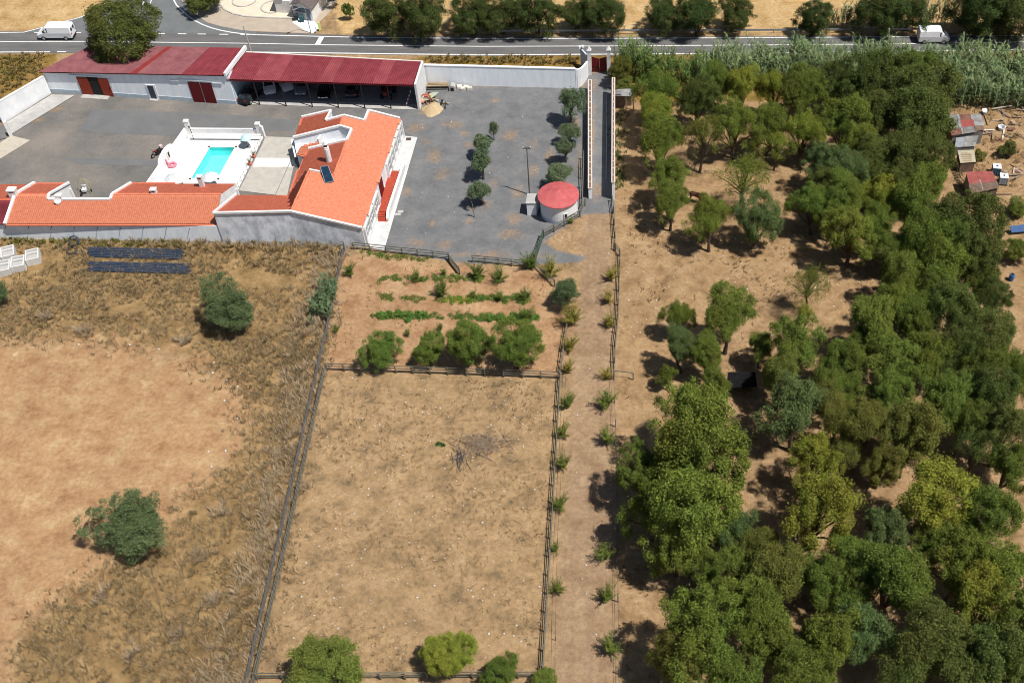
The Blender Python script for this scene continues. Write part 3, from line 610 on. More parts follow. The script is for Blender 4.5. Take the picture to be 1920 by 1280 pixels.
# --- round hut with pink cone roof
rc = Vector((-9.32, 108.6, 0)); hut = thing('round_hut', 'round white hut with shallow pink cone roof at the lane corner', 'hut', rc)
MB().lathe([(2.3, -.05), (2.3, 2.75)], rc, 40).build('wall', white, hut); MB().lathe([(2.33, -.05), (2.33, .5)], rc, 40, False).build('dado', bluegrey, hut)
MB().lathe([(2.42, 2.66), (2.55, 2.70), (2.55, 2.78), (1.25, 3.16), (.25, 3.48), (.04, 3.56)], rc, 48).build('roof', pinkroof, hut, False)
wa = math.atan2(-2.2, .95); wp = rc+Vector((math.cos(wa)*2.31, math.sin(wa)*2.31, 1.25)); wo = MB().box(wp, (.1, .5, .75), rz=wa).build('window', bright, hut); MB().box(wp+Vector((math.cos(wa)*.04, math.sin(wa)*.04, .03)), (.1, .26, .5), rz=wa).build('pane', dark, wo)
a1, a2 = G(989, 404), G(1006, 404); an = MB().prism([lift(a1, 1.95), lift(a2, 1.95), lift(a2, 1.95)+Vector((.3, 1.7, 0)), lift(a1, 1.95)+Vector((.1, 1.7, 0))], 2.0).build('annex', white, hut)
MB().prism([lift(a1, 2.02)+Vector((-.08, -.08, 0)), lift(a2, 2.02)+Vector((0, -.08, 0)), lift(a2, 2.02)+Vector((.3, 1.75, 0)), lift(a1, 2.02)+Vector((.0, 1.78, 0))], .08).build('annex_roof', concrete, hut)

# --- white roadside hut at the top
rh = thing('roadside_hut', 'white gabled roadside hut with grey shutters at the top edge', 'hut', G(556, 40))
f0, f1 = G(552.5, 33), G(588, 41); bdir = Vector((1.1, 5.2, 0))
q = MB(); zt = 2.3; ap = lerp(f0, f1, .5)
q.add([lift(f0, 0), lift(f1, 0), lift(f1, zt), lift(ap, zt+.65), lift(f0, zt)], [(0, 1, 2, 3, 4)]); q.add([lift(f1, 0), lift(f1, 0)+bdir, lift(f1, zt)+bdir, lift(f1, zt)], [(0, 1, 2, 3)]); q.add([lift(f0, 0), lift(f0, 0)+bdir, lift(f0, zt)+bdir, lift(f0, zt)], [(0, 1, 2, 3)])
q.build('wall', bright, rh); du = (f1-f0).normalized()*.25; fw = Vector((0, -.3, 0))
MB().prism([lift(f0, zt)-du+fw, lift(ap, zt+.72)+fw, lift(ap, zt+.72)+bdir, lift(f0, zt)-du+bdir], .09).prism([lift(ap, zt+.72)+fw, lift(f1, zt)+du+fw, lift(f1, zt)+du+bdir, lift(ap, zt+.72)+bdir], .09).build('roof', mat('brown_grey_roof', (.16, .13, .12, 1), (.11, .09, .085, 1)), rh)
fw_ = (f1-f0).length
panel_on(MB(), f0, f1, .2, 1.45, 1.2, 1.95, .03, .05).build('shutter', mat('blue_grey_shutter', (.18, .23, .27, 1)), rh); panel_on(MB(), f0, f1, 1.5, fw_-.2, 1.2, 1.95, .03, .05).build('shutter', MATS['blue_grey_shutter'], rh)
panel_on(MB(), f0, f1, fw_-.95, fw_-.35, .1, 1.15, .03, .05).build('door', MATS['blue_grey_shutter'], rh)
k0, k1 = G(519, 24), G(548, 26)
ks = thing('kiosk', 'small white block kiosk beside the roadside hut at the top edge', 'kiosk', k0)
MB().prism([lift(k0, 2.1), lift(k1, 2.1), lift(k1, 2.1)+Vector((.2, 3, 0)), lift(k0, 2.1)+Vector((.2, 3, 0))], 2.15).build('wall', bright, ks); MB().prism([lift(k0, 2.3)+Vector((-.1, -.1, 0)), lift(lerp(k0, k1, .55), 2.3)+Vector((0, -.1, 0)), lift(lerp(k0, k1, .55), 2.3)+Vector((.2, 3, 0)), lift(k0, 2.3)+Vector((-.1, 3, 0))], .2).build('roof', concrete, ks)
sheet('hut_forecourt', [(548, 42), (560, 33), (590, 41), (600, 52), (586, 63), (575, 60)], .035, white2)
# ------------------------------------------------------------------ walls, gate, pool
nwall = thing('boundary_wall', 'tall white limewashed wall between the yard and the road verge', 'wall', Vector((-29, 136.05, 0)))
MB().wall(Vector((-29.1, 136.05, 0)), Vector((-8.2, 135.15, 0)), 3.1, 3.1, .3).build('wall_panel', white2, nwall)
MB().bar(Vector((-29.1, 136.05, 3.14)), Vector((-8.2, 135.15, 3.14)), .4, .1).build('coping', white, nwall)
vs = []; cv = [Vector((-8.2+1.55*t, 135.13+3.0*t**2*.98, 3.1-.7*t)) for t in np.linspace(0, 1, 9)]
cw = MB(); [cw.wall(lift(a_, 0), lift(b_, 0), a_.z, b_.z, .28) for a_, b_ in zip(cv, cv[1:])]; cw.build('curved_end', white, nwall)
ww = thing('boundary_wall', 'sunlit white wall running down from the barn at the left edge', 'wall', Vector((-85, 127.3, 0)))
MB().wall(Vector((-85.2, 126.9, 0)), Vector((-81.15, 133.9, 0)), 3.0, 2.75, .3).build('wall_panel', white, ww); MB().bar(Vector((-85.2, 126.9, 3.03)), Vector((-81.15, 133.9, 2.78)), .36, .08).build('coping', bright, ww)
yg = thing('yard_gate', 'pale louvred yard gate with white post at the left edge', 'gate', G(22, 256))
g0 = G(21, 255); MB().box((g0.x, g0.y, 1.15), (.4, .4, 2.3), rz=.5).build('gate_post', bright, yg)
for k in range(3):
    a_, b_ = g0+Vector((-.3-1.5*k, -.5-.75*k, 0)), g0+Vector((-1.7-1.5*k, -1.2-.75*k, 0)); MB().wall(a_, b_, 2.0, 2.0, .08, .1).build('louvre_panel', galv, yg)
# lane walls: hollow block walls seen as ladders from above
def ladder_wall(name, label, a, b, h, w, mcap, n):
    t = thing(name, label, 'wall', lift(lerp(a, b, .5), 0)); d = (b-a).normalized(); q = Vector((-d.y, d.x, 0))*w/2
    MB().wall(a, b, h-.1, h-.1, w).build('wall_core', white2, t)
    for s_ in (-1, 1): MB().bar(lift(a, h)+q*s_, lift(b, h)+q*s_, .12, .2).build('coping_edge', mcap, t)
    MB().bar(lift(a, h-.03), lift(b, h-.03), w-.12, .14).build('coping_fill', soilbrown, t)
    for k in range(n+1): p_ = lerp(a, b, k/n); MB().bar(lift(p_, h+.04)-q*.88, lift(p_, h+.04)+q*.88, .09, .12).build('cross_tie', mcap, t)
    return t
ladder_wall('lane_wall', 'long low wall with ladder-like coping between yard and lane', Vector((-6.2, 134.6, 0)), Vector((-5.55, 111.2, 0)), 1.6, .42, coping, 18)
ladder_wall('lane_wall', 'taller wall with timber-like coping on the grove side of the lane', Vector((-2.9, 133.5, 0)), Vector((-2.65, 111.0, 0)), 2.7, .34, coping, 16)
tag(MB().tube([G(1136.5, 178, .12), G(1137.5, 255, .12), G(1136.5, 334, .12)], .06).build('pipe', galv), 'thin pale pipe lying along the shaded side of the lane', 'pipe')
gate = thing('entrance_gate', 'white pointed gate pillars with crimson double gate at the lane end', 'gate', Vector((-6.4, 138.4, 0)))
for x_, y_ in ((-6.35, 138.35), (-3.65, 138.45)):
    pl_ = MB().box((x_, y_, 2.0), (.5, .5, 4.0)).box((x_, y_, 4.03), (.62, .62, .1)).build('pillar', bright, gate)
    MB().add([(x_-.26, y_-.26, 4.08), (x_+.26, y_-.26, 4.08), (x_+.26, y_+.26, 4.08), (x_-.26, y_+.26, 4.08), (x_, y_, 4.75)], [(3, 2, 1, 0), (0, 1, 4), (1, 2, 4), (2, 3, 4), (3, 0, 4)]).build('pillar_cap', bright, pl_)
for k, (x0, x1) in enumerate(((-6.05, -5.02), (-4.98, -3.95))):
    zz = [2.5, 2.15] if k == 0 else [2.15, 2.5]
    lf = MB().wall(Vector((x0, 139.0, 0)), Vector((x1, 139.0, 0)), zz[0], zz[1], .08, .08).build('gate_leaf', darkred, gate); MB().bar((x0, 138.93, 1.1), (x1, 138.93, 1.1), .05, .1).build('rail', darkred, lf)
gw = thing('gate_wing_wall', 'blue grey wing wall with white scroll cap beside the gate pillar', 'wall', Vector((-7.6, 139.6, 0)))
MB().wall(Vector((-7.6, 140.6, 0)), Vector((-6.65, 138.7, 0)), 2.9, 2.9, .22).build('wall_panel', bluegrey, gw); MB().box((-7.55, 140.5, 3.1), (.75, .35, .35), rz=.3).box((-7.3, 140.3, 3.3), (.35, .3, .2), rz=.3).build('scroll_cap', bright, gw)
# shelter by the gate
sh = thing('lean_to_shelter', 'small open shelter with grey tin roof beside the lane gate', 'shelter', G(1165, 205))
rp_ = [G(1145.5, 170, 2.5), G(1166, 167, 2.6), G(1186.5, 166.5, 2.6), G(1186, 181, 2.4), G(1145, 178.5, 2.4)]
MB().prism(rp_, .06).build('roof_sheet', tin2, sh); MB().prism([G(1146, 171, 2.66), G(1165, 168.5, 2.66), G(1165, 177, 2.58), G(1146, 176, 2.58)], .05).build('roof_sheet', tin, sh)
for x_, y_ in ((1151, 203), (1174, 207), (1188, 207), (1187, 196)): b_ = G(x_, y_); MB().box((b_.x, b_.y, 1.2), (.14, .14, 2.4)).build('post', woodL, sh)
bq = lift(lerp(rp_[0], rp_[2], .02), 0); MB().wall(lift(rp_[0], 0)+Vector((.2, -.2, 0)), lift(rp_[2], 0)+Vector((-.2, -.2, 0)), 2.35, 2.35, .06).build('back_boards', browntin, sh)

# pool terrace
pc = [Vector((-56.0, 121.65, 0)), Vector((-52.45, 121.65, 0)), Vector((-53.15, 115.0, 0)), Vector((-56.75, 115.0, 0))]
cx_ = sum((q_ for q_ in pc), Vector())/4; big_ = [tuple((cx_+(q_-cx_)*1.12)[:2]) for q_ in pc]
bm = bmesh.new(); bm.from_mesh(ground.data)
fc = np.array([f.calc_center_median()[:2] for f in bm.faces]); kill = np.nonzero(inside(fc, big_))[0]; bm.faces.ensure_lookup_table()
bmesh.ops.delete(bm, geom=[bm.faces[i] for i in kill], context='FACES_ONLY'); bm.to_mesh(ground.data); bm.free()
deckp = [G(355, 249), G(497, 251), G(447, 356), G(281, 358)]
pool = thing('swimming_pool', 'small turquoise swimming pool set in a white walled deck', 'swimming pool', cx_)
dk = MB(); dz_ = .07
for i in range(4):
    a_, b_ = deckp[i], deckp[(i+1) % 4]; c_2, d_ = pc[(i+1) % 4], pc[i]
    dk.add([lift(v_, dz_) for v_ in (a_, b_, c_2, d_)], [(0, 1, 2, 3)]); dk.add([lift(a_, dz_), lift(b_, dz_), lift(b_, -.02), lift(a_, -.02)], [(0, 1, 2, 3)])
dk.build('deck', poolfloor, pool)
basin = mat('turquoise_pool_liner', (.30, .80, .78, 1), (.24, .74, .73, 1), scale=.6, bump=0)
bs = MB().add([lift(v_, -1.35) for v_ in pc], [(0, 1, 2, 3)])
for i in range(4): bs.add([lift(pc[i], .04), lift(pc[(i+1) % 4], .04), lift(pc[(i+1) % 4], -1.35), lift(pc[i], -1.35)], [(0, 1, 2, 3)])
bs.build('basin', basin, pool)
wm2 = bpy.data.materials.new('pool_water'); n_, l_, p_ = nodes_of(wm2); n_.remove(p_); o_ = n_['Material Output']
tr_ = n_.new('ShaderNodeBsdfTransparent'); tr_.inputs[0].default_value = (.72, .98, .98, 1); gl_ = n_.new('ShaderNodeBsdfGlossy'); gl_.inputs['Roughness'].default_value = .04; fz = n_.new('ShaderNodeFresnel'); fz.inputs[0].default_value = 1.33
mx_ = n_.new('ShaderNodeMixShader'); l_.new(fz.outputs[0], mx_.inputs[0]); l_.new(tr_.outputs[0], mx_.inputs[1]); l_.new(gl_.outputs[0], mx_.inputs[2]); l_.new(mx_.outputs[0], o_.inputs[0])
nz = n_.new('ShaderNodeTexNoise'); nz.inputs['Scale'].default_value = 3; bb = n_.new('ShaderNodeBump'); bb.inputs['Strength'].default_value = .25; l_.new(nz.outputs[0], bb.inputs['Height']); l_.new(bb.outputs[0], gl_.inputs['Normal'])
wo_ = MB().add([lift(v_, -.08) for v_ in pc], [(0, 1, 2, 3)]).build('water', wm2, pool)
if wo_.data.polygons[0].normal.z < 0: wo_.data.flip_normals()
for i in range(4):
    d_ = (pc[(i+1) % 4]-pc[i]).normalized(); MB().bar(lift(pc[i], .09)-d_*.14, lift(pc[(i+1) % 4], .09)+d_*.14, .28, .05).build('pool_edge', bright, pool)
pw = thing('pool_wall', 'low white wall with arched panel and corner piers around the pool', 'wall', G(355, 249))
w0, w1 = G(354, 249.4), G(281, 356); s0, s1 = G(328.6, 286), G(303, 324)
MB().wall(w0, s0, 1.2, 1.2, .25).build('west_wall', white, pw); MB().wall(s1, w1, 1.2, 1.2, .25).build('west_wall', white, pw)
ar = MB(); N_ = 14
for k in range(N_):
    f = lambda t: 1.2+.85*math.sqrt(max(0, 1-(2*t-1)**2)); ar.wall(lerp(s0, s1, k/N_), lerp(s0, s1, (k+1)/N_), f(k/N_), f((k+1)/N_), .25)
ar.build('arched_panel', white, pw)
dd_ = (s1-s0).normalized(); nn_ = Vector((-dd_.y, dd_.x, 0)); mid_ = lerp(s0, s1, .42)+nn_*.16
MB().box(lift(mid_, 1.05), (.75, .08, 1.1), rz=math.atan2(dd_.y, dd_.x)).build('niche_frame', bright, pw); MB().box(lift(mid_+nn_*.05, 1.05), (.28, .06, .7), rz=math.atan2(dd_.y, dd_.x)).build('niche', dark, pw)
MB().wall(G(358, 252), G(489, 253), 1.0, 1.0, .22).build('north_wall', white, pw); MB().bar(G(358, 252, 1.03), G(489, 253, 1.03), .3, .08).build('coping', bright, pw)
MB().wall(G(489, 253), G(497, 257), 1.7, 1.7, .3).build('corner_pier', white, pw)
for x_, y_, h_ in ((357, 252, 2.2), (488.5, 253.5, 1.9)):
    b_ = G(x_, y_); MB().box((b_.x, b_.y, h_/2), (.55, .5, h_)).box((b_.x, b_.y, h_), (.65, .6, .12)).build('corner_pier', bright, pw)
ter = sheet('terrace', [(498, 256), (551, 258), (553, 300), (538, 368), (446, 357)], .05, terrace)
sheet('terrace_band', [(479.5, 296), (548, 296.5), (558, 313), (474, 313)], .056, poolfloor)
MB().bar(G(547, 297, .07), G(515, 368, .07), .09, .03).build('drain_channel', concdark, ter)
gf = thing('pool_fence', 'thin see-through pool fence along the edge of the beige terrace', 'fence', G(496, 258))
for k in range(10):
    b_ = lerp(G(496, 258), G(448, 352), k/9)+Vector((0, 0, .05)); MB().tube([b_, b_+Vector((0, 0, .95))], .025, 5).build('post', galv, gf)
for z_ in (.95, .5): MB().tube([G(496, 258, z_), G(448, 352, z_)], .018, 5).build('rail', galv, gf)
for i, (x_, y_, lb) in enumerate(((477.4, 295.5, 'terracotta pot with spiky plant by the pool fence, farther one'), (469.8, 309.5, 'terracotta pot with spiky plant by the pool fence, nearer one'))):
    b_ = G(x_, y_, .07); t = thing('plant_pot', lb, 'plant pot', b_, group='pots on the pool terrace'); MB().lathe([(.16, 0), (.24, .35), (.26, .42), (.2, .42)], b_, 12).build('pot', terra, t)
    pq = MB()
    for k in range(12):
        a_ = k*2.4; tip = b_+Vector((math.cos(a_)*.55, math.sin(a_)*.55, .75+.25*(k % 3))); md = b_+Vector((math.cos(a_)*.25, math.sin(a_)*.25, .85)); sd = Vector((-math.sin(a_), math.cos(a_), 0))*.03
        pq.add([b_+Vector((0, 0, .4))-sd, b_+Vector((0, 0, .4))+sd, md+sd, tip, md-sd], [(0, 1, 2, 3, 4)])
    lo = pq.build('leaves', leafm, t); lo.color = (.07, .10, .05, 1)
# parasols
def parasol(px_, py_, r_p, h_, m_, label):
    c_p = G(px_, py_, h_-.2); b_ = lift(c_p, .07); t = thing('parasol', label, 'parasol', b_, group='parasols on the pool deck'); q_ = MB(); k8 = 8; vs = [Vector((b_.x, b_.y, h_+.15))]
    for rr, zz in ((.5, h_-.05), (1, h_-.45)): vs += [Vector((b_.x+math.cos(2*math.pi*k/k8+.2)*r_p*rr, b_.y+math.sin(2*math.pi*k/k8+.2)*r_p*rr, zz)) for k in range(k8)]
    q_.add(vs, [(0, 1+k, 1+(k+1) % k8) for k in range(k8)]+[(1+k, 1+k8+k, 1+k8+(k+1) % k8, 1+(k+1) % k8) for k in range(k8)]); q_.build('canopy', m_, t)
    MB().tube([b_, Vector((b_.x, b_.y, h_+.2))], .03).build('pole', galv, t); MB().lathe([(.3, 0), (.28, .08), (.06, .1)], b_, 14).build('base', concdark, t)
    for k in range(k8): MB().tube([Vector((b_.x, b_.y, h_-.1)), vs[9+k]-Vector((0, 0, .03))], .012, 4).build('rib', galv, t)
parasol(327, 332, 1.35, 2.1, whiteplastic, 'large white parasol on the pool deck nearest the arched wall'); parasol(393, 329, 1.1, 2.1, whiteplastic, 'white parasol at the near edge of the pool by the tall chimney')
parasol(460.4, 256, .78, 2.0, mat('pale_blue_canvas', (.50, .68, .72, 1), (.4, .58, .62, 1)), 'pale blue parasol over a shadow-coloured table at the far pool corner')
tb = G(462, 266, .07); t = thing('garden_table', 'round table under the pale blue parasol, coloured dark for its shadow', 'table', tb); MB().lathe([(.5, .68), (.5, .72)], tb, 18).build('table_top', mat('table_parasol_shadow_grey', (.06, .06, .07, 1)), t)  # parasol's shadow is put into the dark table colour
for k in range(4): a_ = k*math.pi/2+.4; MB().tube([tb+Vector((math.cos(a_)*.4, math.sin(a_)*.4, 0)), tb+Vector((math.cos(a_)*.3, math.sin(a_)*.3, .69))], .02).build('leg', black, t)
fl_ = G(323.5, 311, .08); t = thing('flamingo_float', 'pink inflatable ring float with curved neck on the pool deck', 'pool float', fl_); q_ = MB(); n1, n2 = 18, 8; vs = []
for i in range(n1):
    for j in range(n2): a_, b_ = 2*math.pi*i/n1, 2*math.pi*j/n2; rr = .42+.17*math.cos(b_); vs.append(fl_+Vector((rr*math.cos(a_), rr*math.sin(a_), .17+.17*math.sin(b_))))
q_.add(vs, [(i*n2+j, ((i+1) % n1)*n2+j, ((i+1) % n1)*n2+(j+1) % n2, i*n2+(j+1) % n2) for i in range(n1) for j in range(n2)]); q_.build('ring', pinkplastic, t, True)
MB().tube([fl_+Vector(v_) for v_ in ((-.45, .05, .2), (-.62, .12, .5), (-.6, .12, .8), (-.75, .15, .95), (-.92, .18, .85))], [.12, .1, .08, .09, .05], 8).build('neck', pinkplastic, t, True)
sb_ = G(363, 260.6, .07); t = thing('garden_shower', 'thin black outdoor shower post in the pool corner', 'shower', sb_); MB().tube([sb_, sb_+Vector((0, 0, 2.1)), sb_+Vector((.05, -.25, 2.2))], .045).build('pipe', black, t); MB().lathe([(.1, 2.1), (.12, 2.16)], sb_+Vector((.05, -.28, 0)), 10).build('shower_head', black, t)

# ------------------------------------------------------------------ fences
pm = {}
def post_mesh(w, h, m, name='post'):
    k = (w, h, m.name)
    if k not in pm:
        o = MB().box((0, 0, h/2-.1), (w, w, h+.2)).build(name, m); pm[k] = o.data; bpy.data.objects.remove(o)
    return pm[k]
def fence(label, pts, h=1.15, rails=3, sp=2.0, m=wood, w=.11, name='paddock_fence', rh=.10, wire=False):
    P_ = [G(*q_) for q_ in pts]; t = thing(name, label, 'fence', lift(P_[0], 0)); posts = []
    for i in range(len(P_)-1):
        k = max(1, round((P_[i+1]-P_[i]).length/sp)); posts += [lerp(P_[i], P_[i+1], j/k) for j in range(k)]
    posts.append(P_[-1])
    for q_ in posts:
        o = link(bpy.data.objects.new('post', post_mesh(w, h+random.uniform(-.04, .1), m))); o.parent = t; o.location = q_-P_[0]; o.rotation_euler = (random.uniform(-.03, .03), random.uniform(-.03, .03), random.uniform(-.2, .2))
    for a_, b_ in zip(posts, posts[1:]):
        for r_i in range(rails):
            z_ = h*(.95-r_i*.33)+random.uniform(-.03, .03); d_ = (b_-a_).normalized(); o_ = Vector((-d_.y, d_.x, 0))*w*.75
            if wire: MB().tube([lift(a_, z_), lift(b_, z_)], .016, 4, False).build('wire', wirem, t)
            else: MB().bar(lift(a_, z_)+o_-d_*.05, lift(b_, z_+random.uniform(-.03, .03))+o_+d_*.05, .05, rh).build('rail', m, t)
    return t
fence('weathered rail fence down the left side of the dry paddock', [(611, 694), (546, 983), (479, 1273), (462, 1345)])
fence('rail fence along the bottom edge of the dry paddock', [(484, 1274), (760, 1273), (1014, 1271)])
fence('rail fence between the dry paddock and the dirt lane', [(1050, 708), (1040, 880), (1028, 1080), (1017, 1258), (1012, 1340)])
fence('rail fence across the top of the paddock below four round trees', [(614, 695), (840, 703), (1050, 711)])
fence('rail fence beside the vegetable garden and the dirt lane', [(1064, 606), (1056, 660), (1050, 700)])
fence('short diagonal rail fence behind the yellowing bush at the garden corner', [(1003, 501), (1022, 520), (1040, 538)])
fence('dark rail fence between the house and the vegetable garden', [(664, 468), (755, 478), (842, 487)])
fence('short rail fence right of the garden gateway', [(886, 492), (935, 497), (984, 502)])
fence('rail fence curving round the pink-roofed hut', [(1020, 446), (1058, 425), (1088, 408), (1097, 386)])
fence('wooden rail fence between the dirt lane and the grove clearing', [(1147, 378), (1150, 400), (1154, 470), (1162, 480), (1161, 520), (1158, 600), (1153, 650), (1151, 712)])
fence('short stub of rail fence ending beside a bare patch in the clearing', [(1151, 708), (1187, 712)], rails=1, sp=2.4)
fence('sparse post and wire fence along the lower lane under the trees', [(1151, 712), (1154, 800), (1157, 930), (1158, 1060), (1160, 1200), (1162, 1330)], rails=2, sp=3.4, w=.09, wire=True, name='wire_fence')
fence('thin wire fence on the inner side of the dirt lane', [(1062, 700), (1055, 860), (1046, 1020), (1042, 1200), (1040, 1330)], h=.9, rails=1, sp=4.5, w=.05, m=wirem, wire=True, name='wire_fence')
fence('rail fence left of the round hut beside the lane wall', [(1094, 300), (1091, 392)], name='paddock_fence', h=1.5)
def leaf_gate(label, a, b, h, m, name='garden_gate'):
    a, b = G(*a), G(*b); t = thing(name, label, 'gate', a)
    for q_ in (a, b): MB().box((q_.x, q_.y, h/2), (.12, .12, h)).build('gate_post', m, t)
    for k in range(5): MB().bar(lift(a, .2+k*(h-.3)/4), lift(b, .2+k*(h-.3)/4), .05, .08).build('gate_rail', m, t)
    MB().bar(lift(a, .2), lift(b, h-.1), .04, .07).build('brace', m, t)
greenwood = mat('green_painted_timber', (.06, .10, .06, 1), (.04, .07, .045, 1))
leaf_gate('open garden gate leaf swung into the vegetable garden', (842, 488), (862, 514), 1.2, wood); leaf_gate('green painted field gate standing open beside the yard exit', (1003, 494), (1019, 446), 1.4, greenwood)
# grey netting fence left of garden and paddock
nf = thing('netting_fence', 'long grey netting fence between the weed field and the paddock', 'fence', G(648, 470)); npts = [(652, 468), (640, 520), (620, 620), (603, 692), (570, 840), (535, 1000), (500, 1150), (470, 1285), (455, 1350)]
netm = mat('grey_shade_netting', (.20, .19, .18, 1), (.14, .135, .13, 1), scale=2, rough=.95)
NP = [G(*q_)+Vector((-.35, 0, 0)) for q_ in npts]
for a_, b_ in zip(NP, NP[1:]):
    k = max(1, round((b_-a_).length/2.6))
    for j in range(k):
        p0, p1 = lerp(a_, b_, j/k), lerp(a_, b_, (j+1)/k); MB().box((p0.x, p0.y, .5), (.07, .07, 1.0)).build('post', galv, nf); MB().wall(p0, p1, .82+random.uniform(-.04, .04), .82+random.uniform(-.04, .04), .02).build('netting_panel', netm, nf)
tp = G(648, 471); t = thing('corner_post', 'tall grey braced corner post at the garden fence by the house', 'post', tp); MB().tube([tp, tp+Vector((0, 0, 1.9))], .06).build('post', galv, t); MB().tube([tp+Vector((0, 0, 1.8)), tp+Vector((-.6, -.9, 0))], .035).build('brace', galv, t); MB().tube([tp+Vector((0, 0, 1.8)), tp+Vector((.6, -.9, 0))], .035).build('brace', galv, t)
ORD = ['first', 'second', 'third', 'fourth', 'fifth', 'sixth', 'seventh', 'eighth', 'ninth', 'tenth', 'eleventh', 'twelfth', 'thirteenth', 'fourteenth', 'fifteenth']
# ------------------------------------------------------------------ vehicles
def st_at(st, x):
    for a, b in zip(st, st[1:]):
        if a[0] <= x <= b[0]: t = (x-a[0])/(b[0]-a[0]); return [p_+(q_-p_)*t for p_, q_ in zip(a, b)]
    return list(st[-1])
def loft(mb, st):
    vs = []
    for x, zb, zs, zt, wb, ws, wt in st: vs += [(x, -wb, zb), (x, -ws, zs), (x, -wt*1.02, zt-.06), (x, -wt*.9, zt), (x, wt*.9, zt), (x, wt*1.02, zt-.06), (x, ws, zs), (x, wb, zb)]
    k = 8; fs = [(i*k+j, i*k+(j+1) % k, (i+1)*k+(j+1) % k, (i+1)*k+j) for i in range(len(st)-1) for j in range(k)]
    return mb.add(vs, fs+[tuple(range(k)), tuple(range((len(st)-1)*k, len(st)*k))])
def vehicle(name, label, cat, loc, rz, st, paint, wins, screens, wheels, wr, lamps, group=None):
    t = thing(name, label, cat, loc, rz, group); bo = loft(MB(), st).build('body', paint, t, local=True)
    bv = bo.modifiers.new('soft_edges', 'BEVEL'); bv.width = .04; bv.segments = 2
    for x0, x1, f0, f1 in wins:
        for s_ in (-1, 1):
            pts = []
            for x, f in ((x0, f0), (x1, f0), (x1, f1), (x0, f1)):
                _, zb, zs, zt, wb, ws, wt = st_at(st, x); pts.append(Vector((x, s_*(ws+(wt*1.02-ws)*f+.015), zs+(zt-.06-zs)*f)))
            MB().add(pts+[p_-Vector((0, s_*.03, 0)) for p_ in pts], [(0, 1, 2, 3), (4, 5, 6, 7), (0, 1, 5, 4), (1, 2, 6, 5), (2, 3, 7, 6), (3, 0, 4, 7)]).build('side_window', carglass, t, local=True)
    for x0, x1, nm in screens:
        a, b = st_at(st, x0), st_at(st, x1); e = Vector((.02 if x1 > 0 else -.02, 0, .015))
        MB().add([Vector((x0, -a[6]*.82, a[3]))+e, Vector((x0, a[6]*.82, a[3]))+e, Vector((x1, b[6]*.86, b[3]))+e, Vector((x1, -b[6]*.86, b[3]))+e], [(0, 1, 2, 3)]).build(nm, carglass, t, local=True)
    for x, y in wheels:
        for s_ in (-1, 1):
            w = MB().tube([(x, s_*(y-.2), wr), (x, s_*y, wr)], wr, 14).build('wheel', tyre, t, local=True); MB().tube([(x, s_*(y-.1), wr), (x, s_*(y+.012), wr)], wr*.6, 12).build('rim', wheelm, w, local=True)
    for x, y, z, m_, nm in lamps:
        for s_ in (-1, 1): MB().box((x, s_*y, z), (.08, .28, .16)).build(nm, m_, t, local=True)
    return t
VAN = [(-2.6, .45, 1.15, 1.85, .84, .9, .80), (-2.52, .38, 1.2, 2.12, .9, .96, .84), (.6, .38, 1.2, 2.16, .9, .96, .84), (1.05, .38, 1.2, 2.08, .9, .96, .82), (1.75, .38, 1.12, 1.36, .9, .96, .80), (2.35, .40, .85, 1.08, .88, .92, .76), (2.58, .45, .7, .82, .78, .80, .68)]
van1 = vehicle('delivery_van', 'white panel van driving left on the main road', 'van', G(108, 71.5)+Vector((0, .2, .01)), math.pi, VAN, carwhite, [(.75, 1.5, .12, .85)], [(1.1, 1.72, 'windscreen')], [(-1.6, .93), (1.65, .93)], .34, [(-2.6, .72, 1.05, redlamp, 'tail_lamp'), (2.55, .6, .75, whiteplastic, 'headlight')], 'vans on the main road')
for s_ in (-1, 1): MB().box((-2.575, s_*.38, 1.55), (.06, .5, .5)).build('rear_window', carglass, van1, local=True)
MB().box((2.58, 0, .5), (.1, 1.5, .2)).build('bumper', black, van1, local=True); MB().box((-2.6, 0, .48), (.1, 1.6, .16)).build('bumper', black, van1, local=True)
VAN2 = [(x*.88, *r_[1:]) for x, *r_ in [(v_[0],)+tuple(v_) for v_ in VAN]]; VAN2 = [(v_[0]*.88,)+tuple(v_[1:]) for v_ in VAN]
van2 = vehicle('delivery_van', 'white van with dark front side window driving right past the cane', 'van', G(1749, 80)+Vector((0, .4, .01)), 0, VAN2, carwhite, [(.7, 1.35, .12, .85)], [(.98, 1.5, 'windscreen')], [(-1.4, .93), (1.45, .93)], .34, [(-2.28, .72, 1.05, redlamp, 'tail_lamp'), (2.25, .6, .75, whiteplastic, 'headlight')], 'vans on the main road')
MB().box((2.27, 0, .5), (.1, 1.5, .2)).build('bumper', black, van2, local=True)
CAR = [(-2.08, .45, .70, .80, .66, .72, .66), (-2.0, .30, .80, .98, .76, .84, .72), (-1.55, .26, .90, 1.40, .8, .86, .60), (-.9, .26, .92, 1.47, .8, .87, .60), (.15, .26, .92, 1.45, .8, .87, .60), (.95, .26, .90, .99, .8, .87, .74), (1.75, .28, .70, .82, .78, .84, .70), (2.08, .36, .55, .62, .68, .72, .60)]
def car(label, px_, py_, rz, paint, nm='parked_car', back=0):
    return vehicle(nm, label, 'car', G(px_, py_)+Vector((0, 0, .06)), rz, CAR, paint, [(-1.5, -.35, .08, .85), (-.28, .7, .08, .85)], [(.2, .93, 'windscreen'), (-1.97, -1.58, 'rear_window')], [(-1.3, .86), (1.3, .86)], .31, [(-2.05, .6, .86, redlamp, 'tail_lamp'), (2.06, .52, .58, whiteplastic, 'headlight')], 'cars in the carport')
car('black hatchback parked askew at the left end of the carport', 474, 184, R(63), carblack)
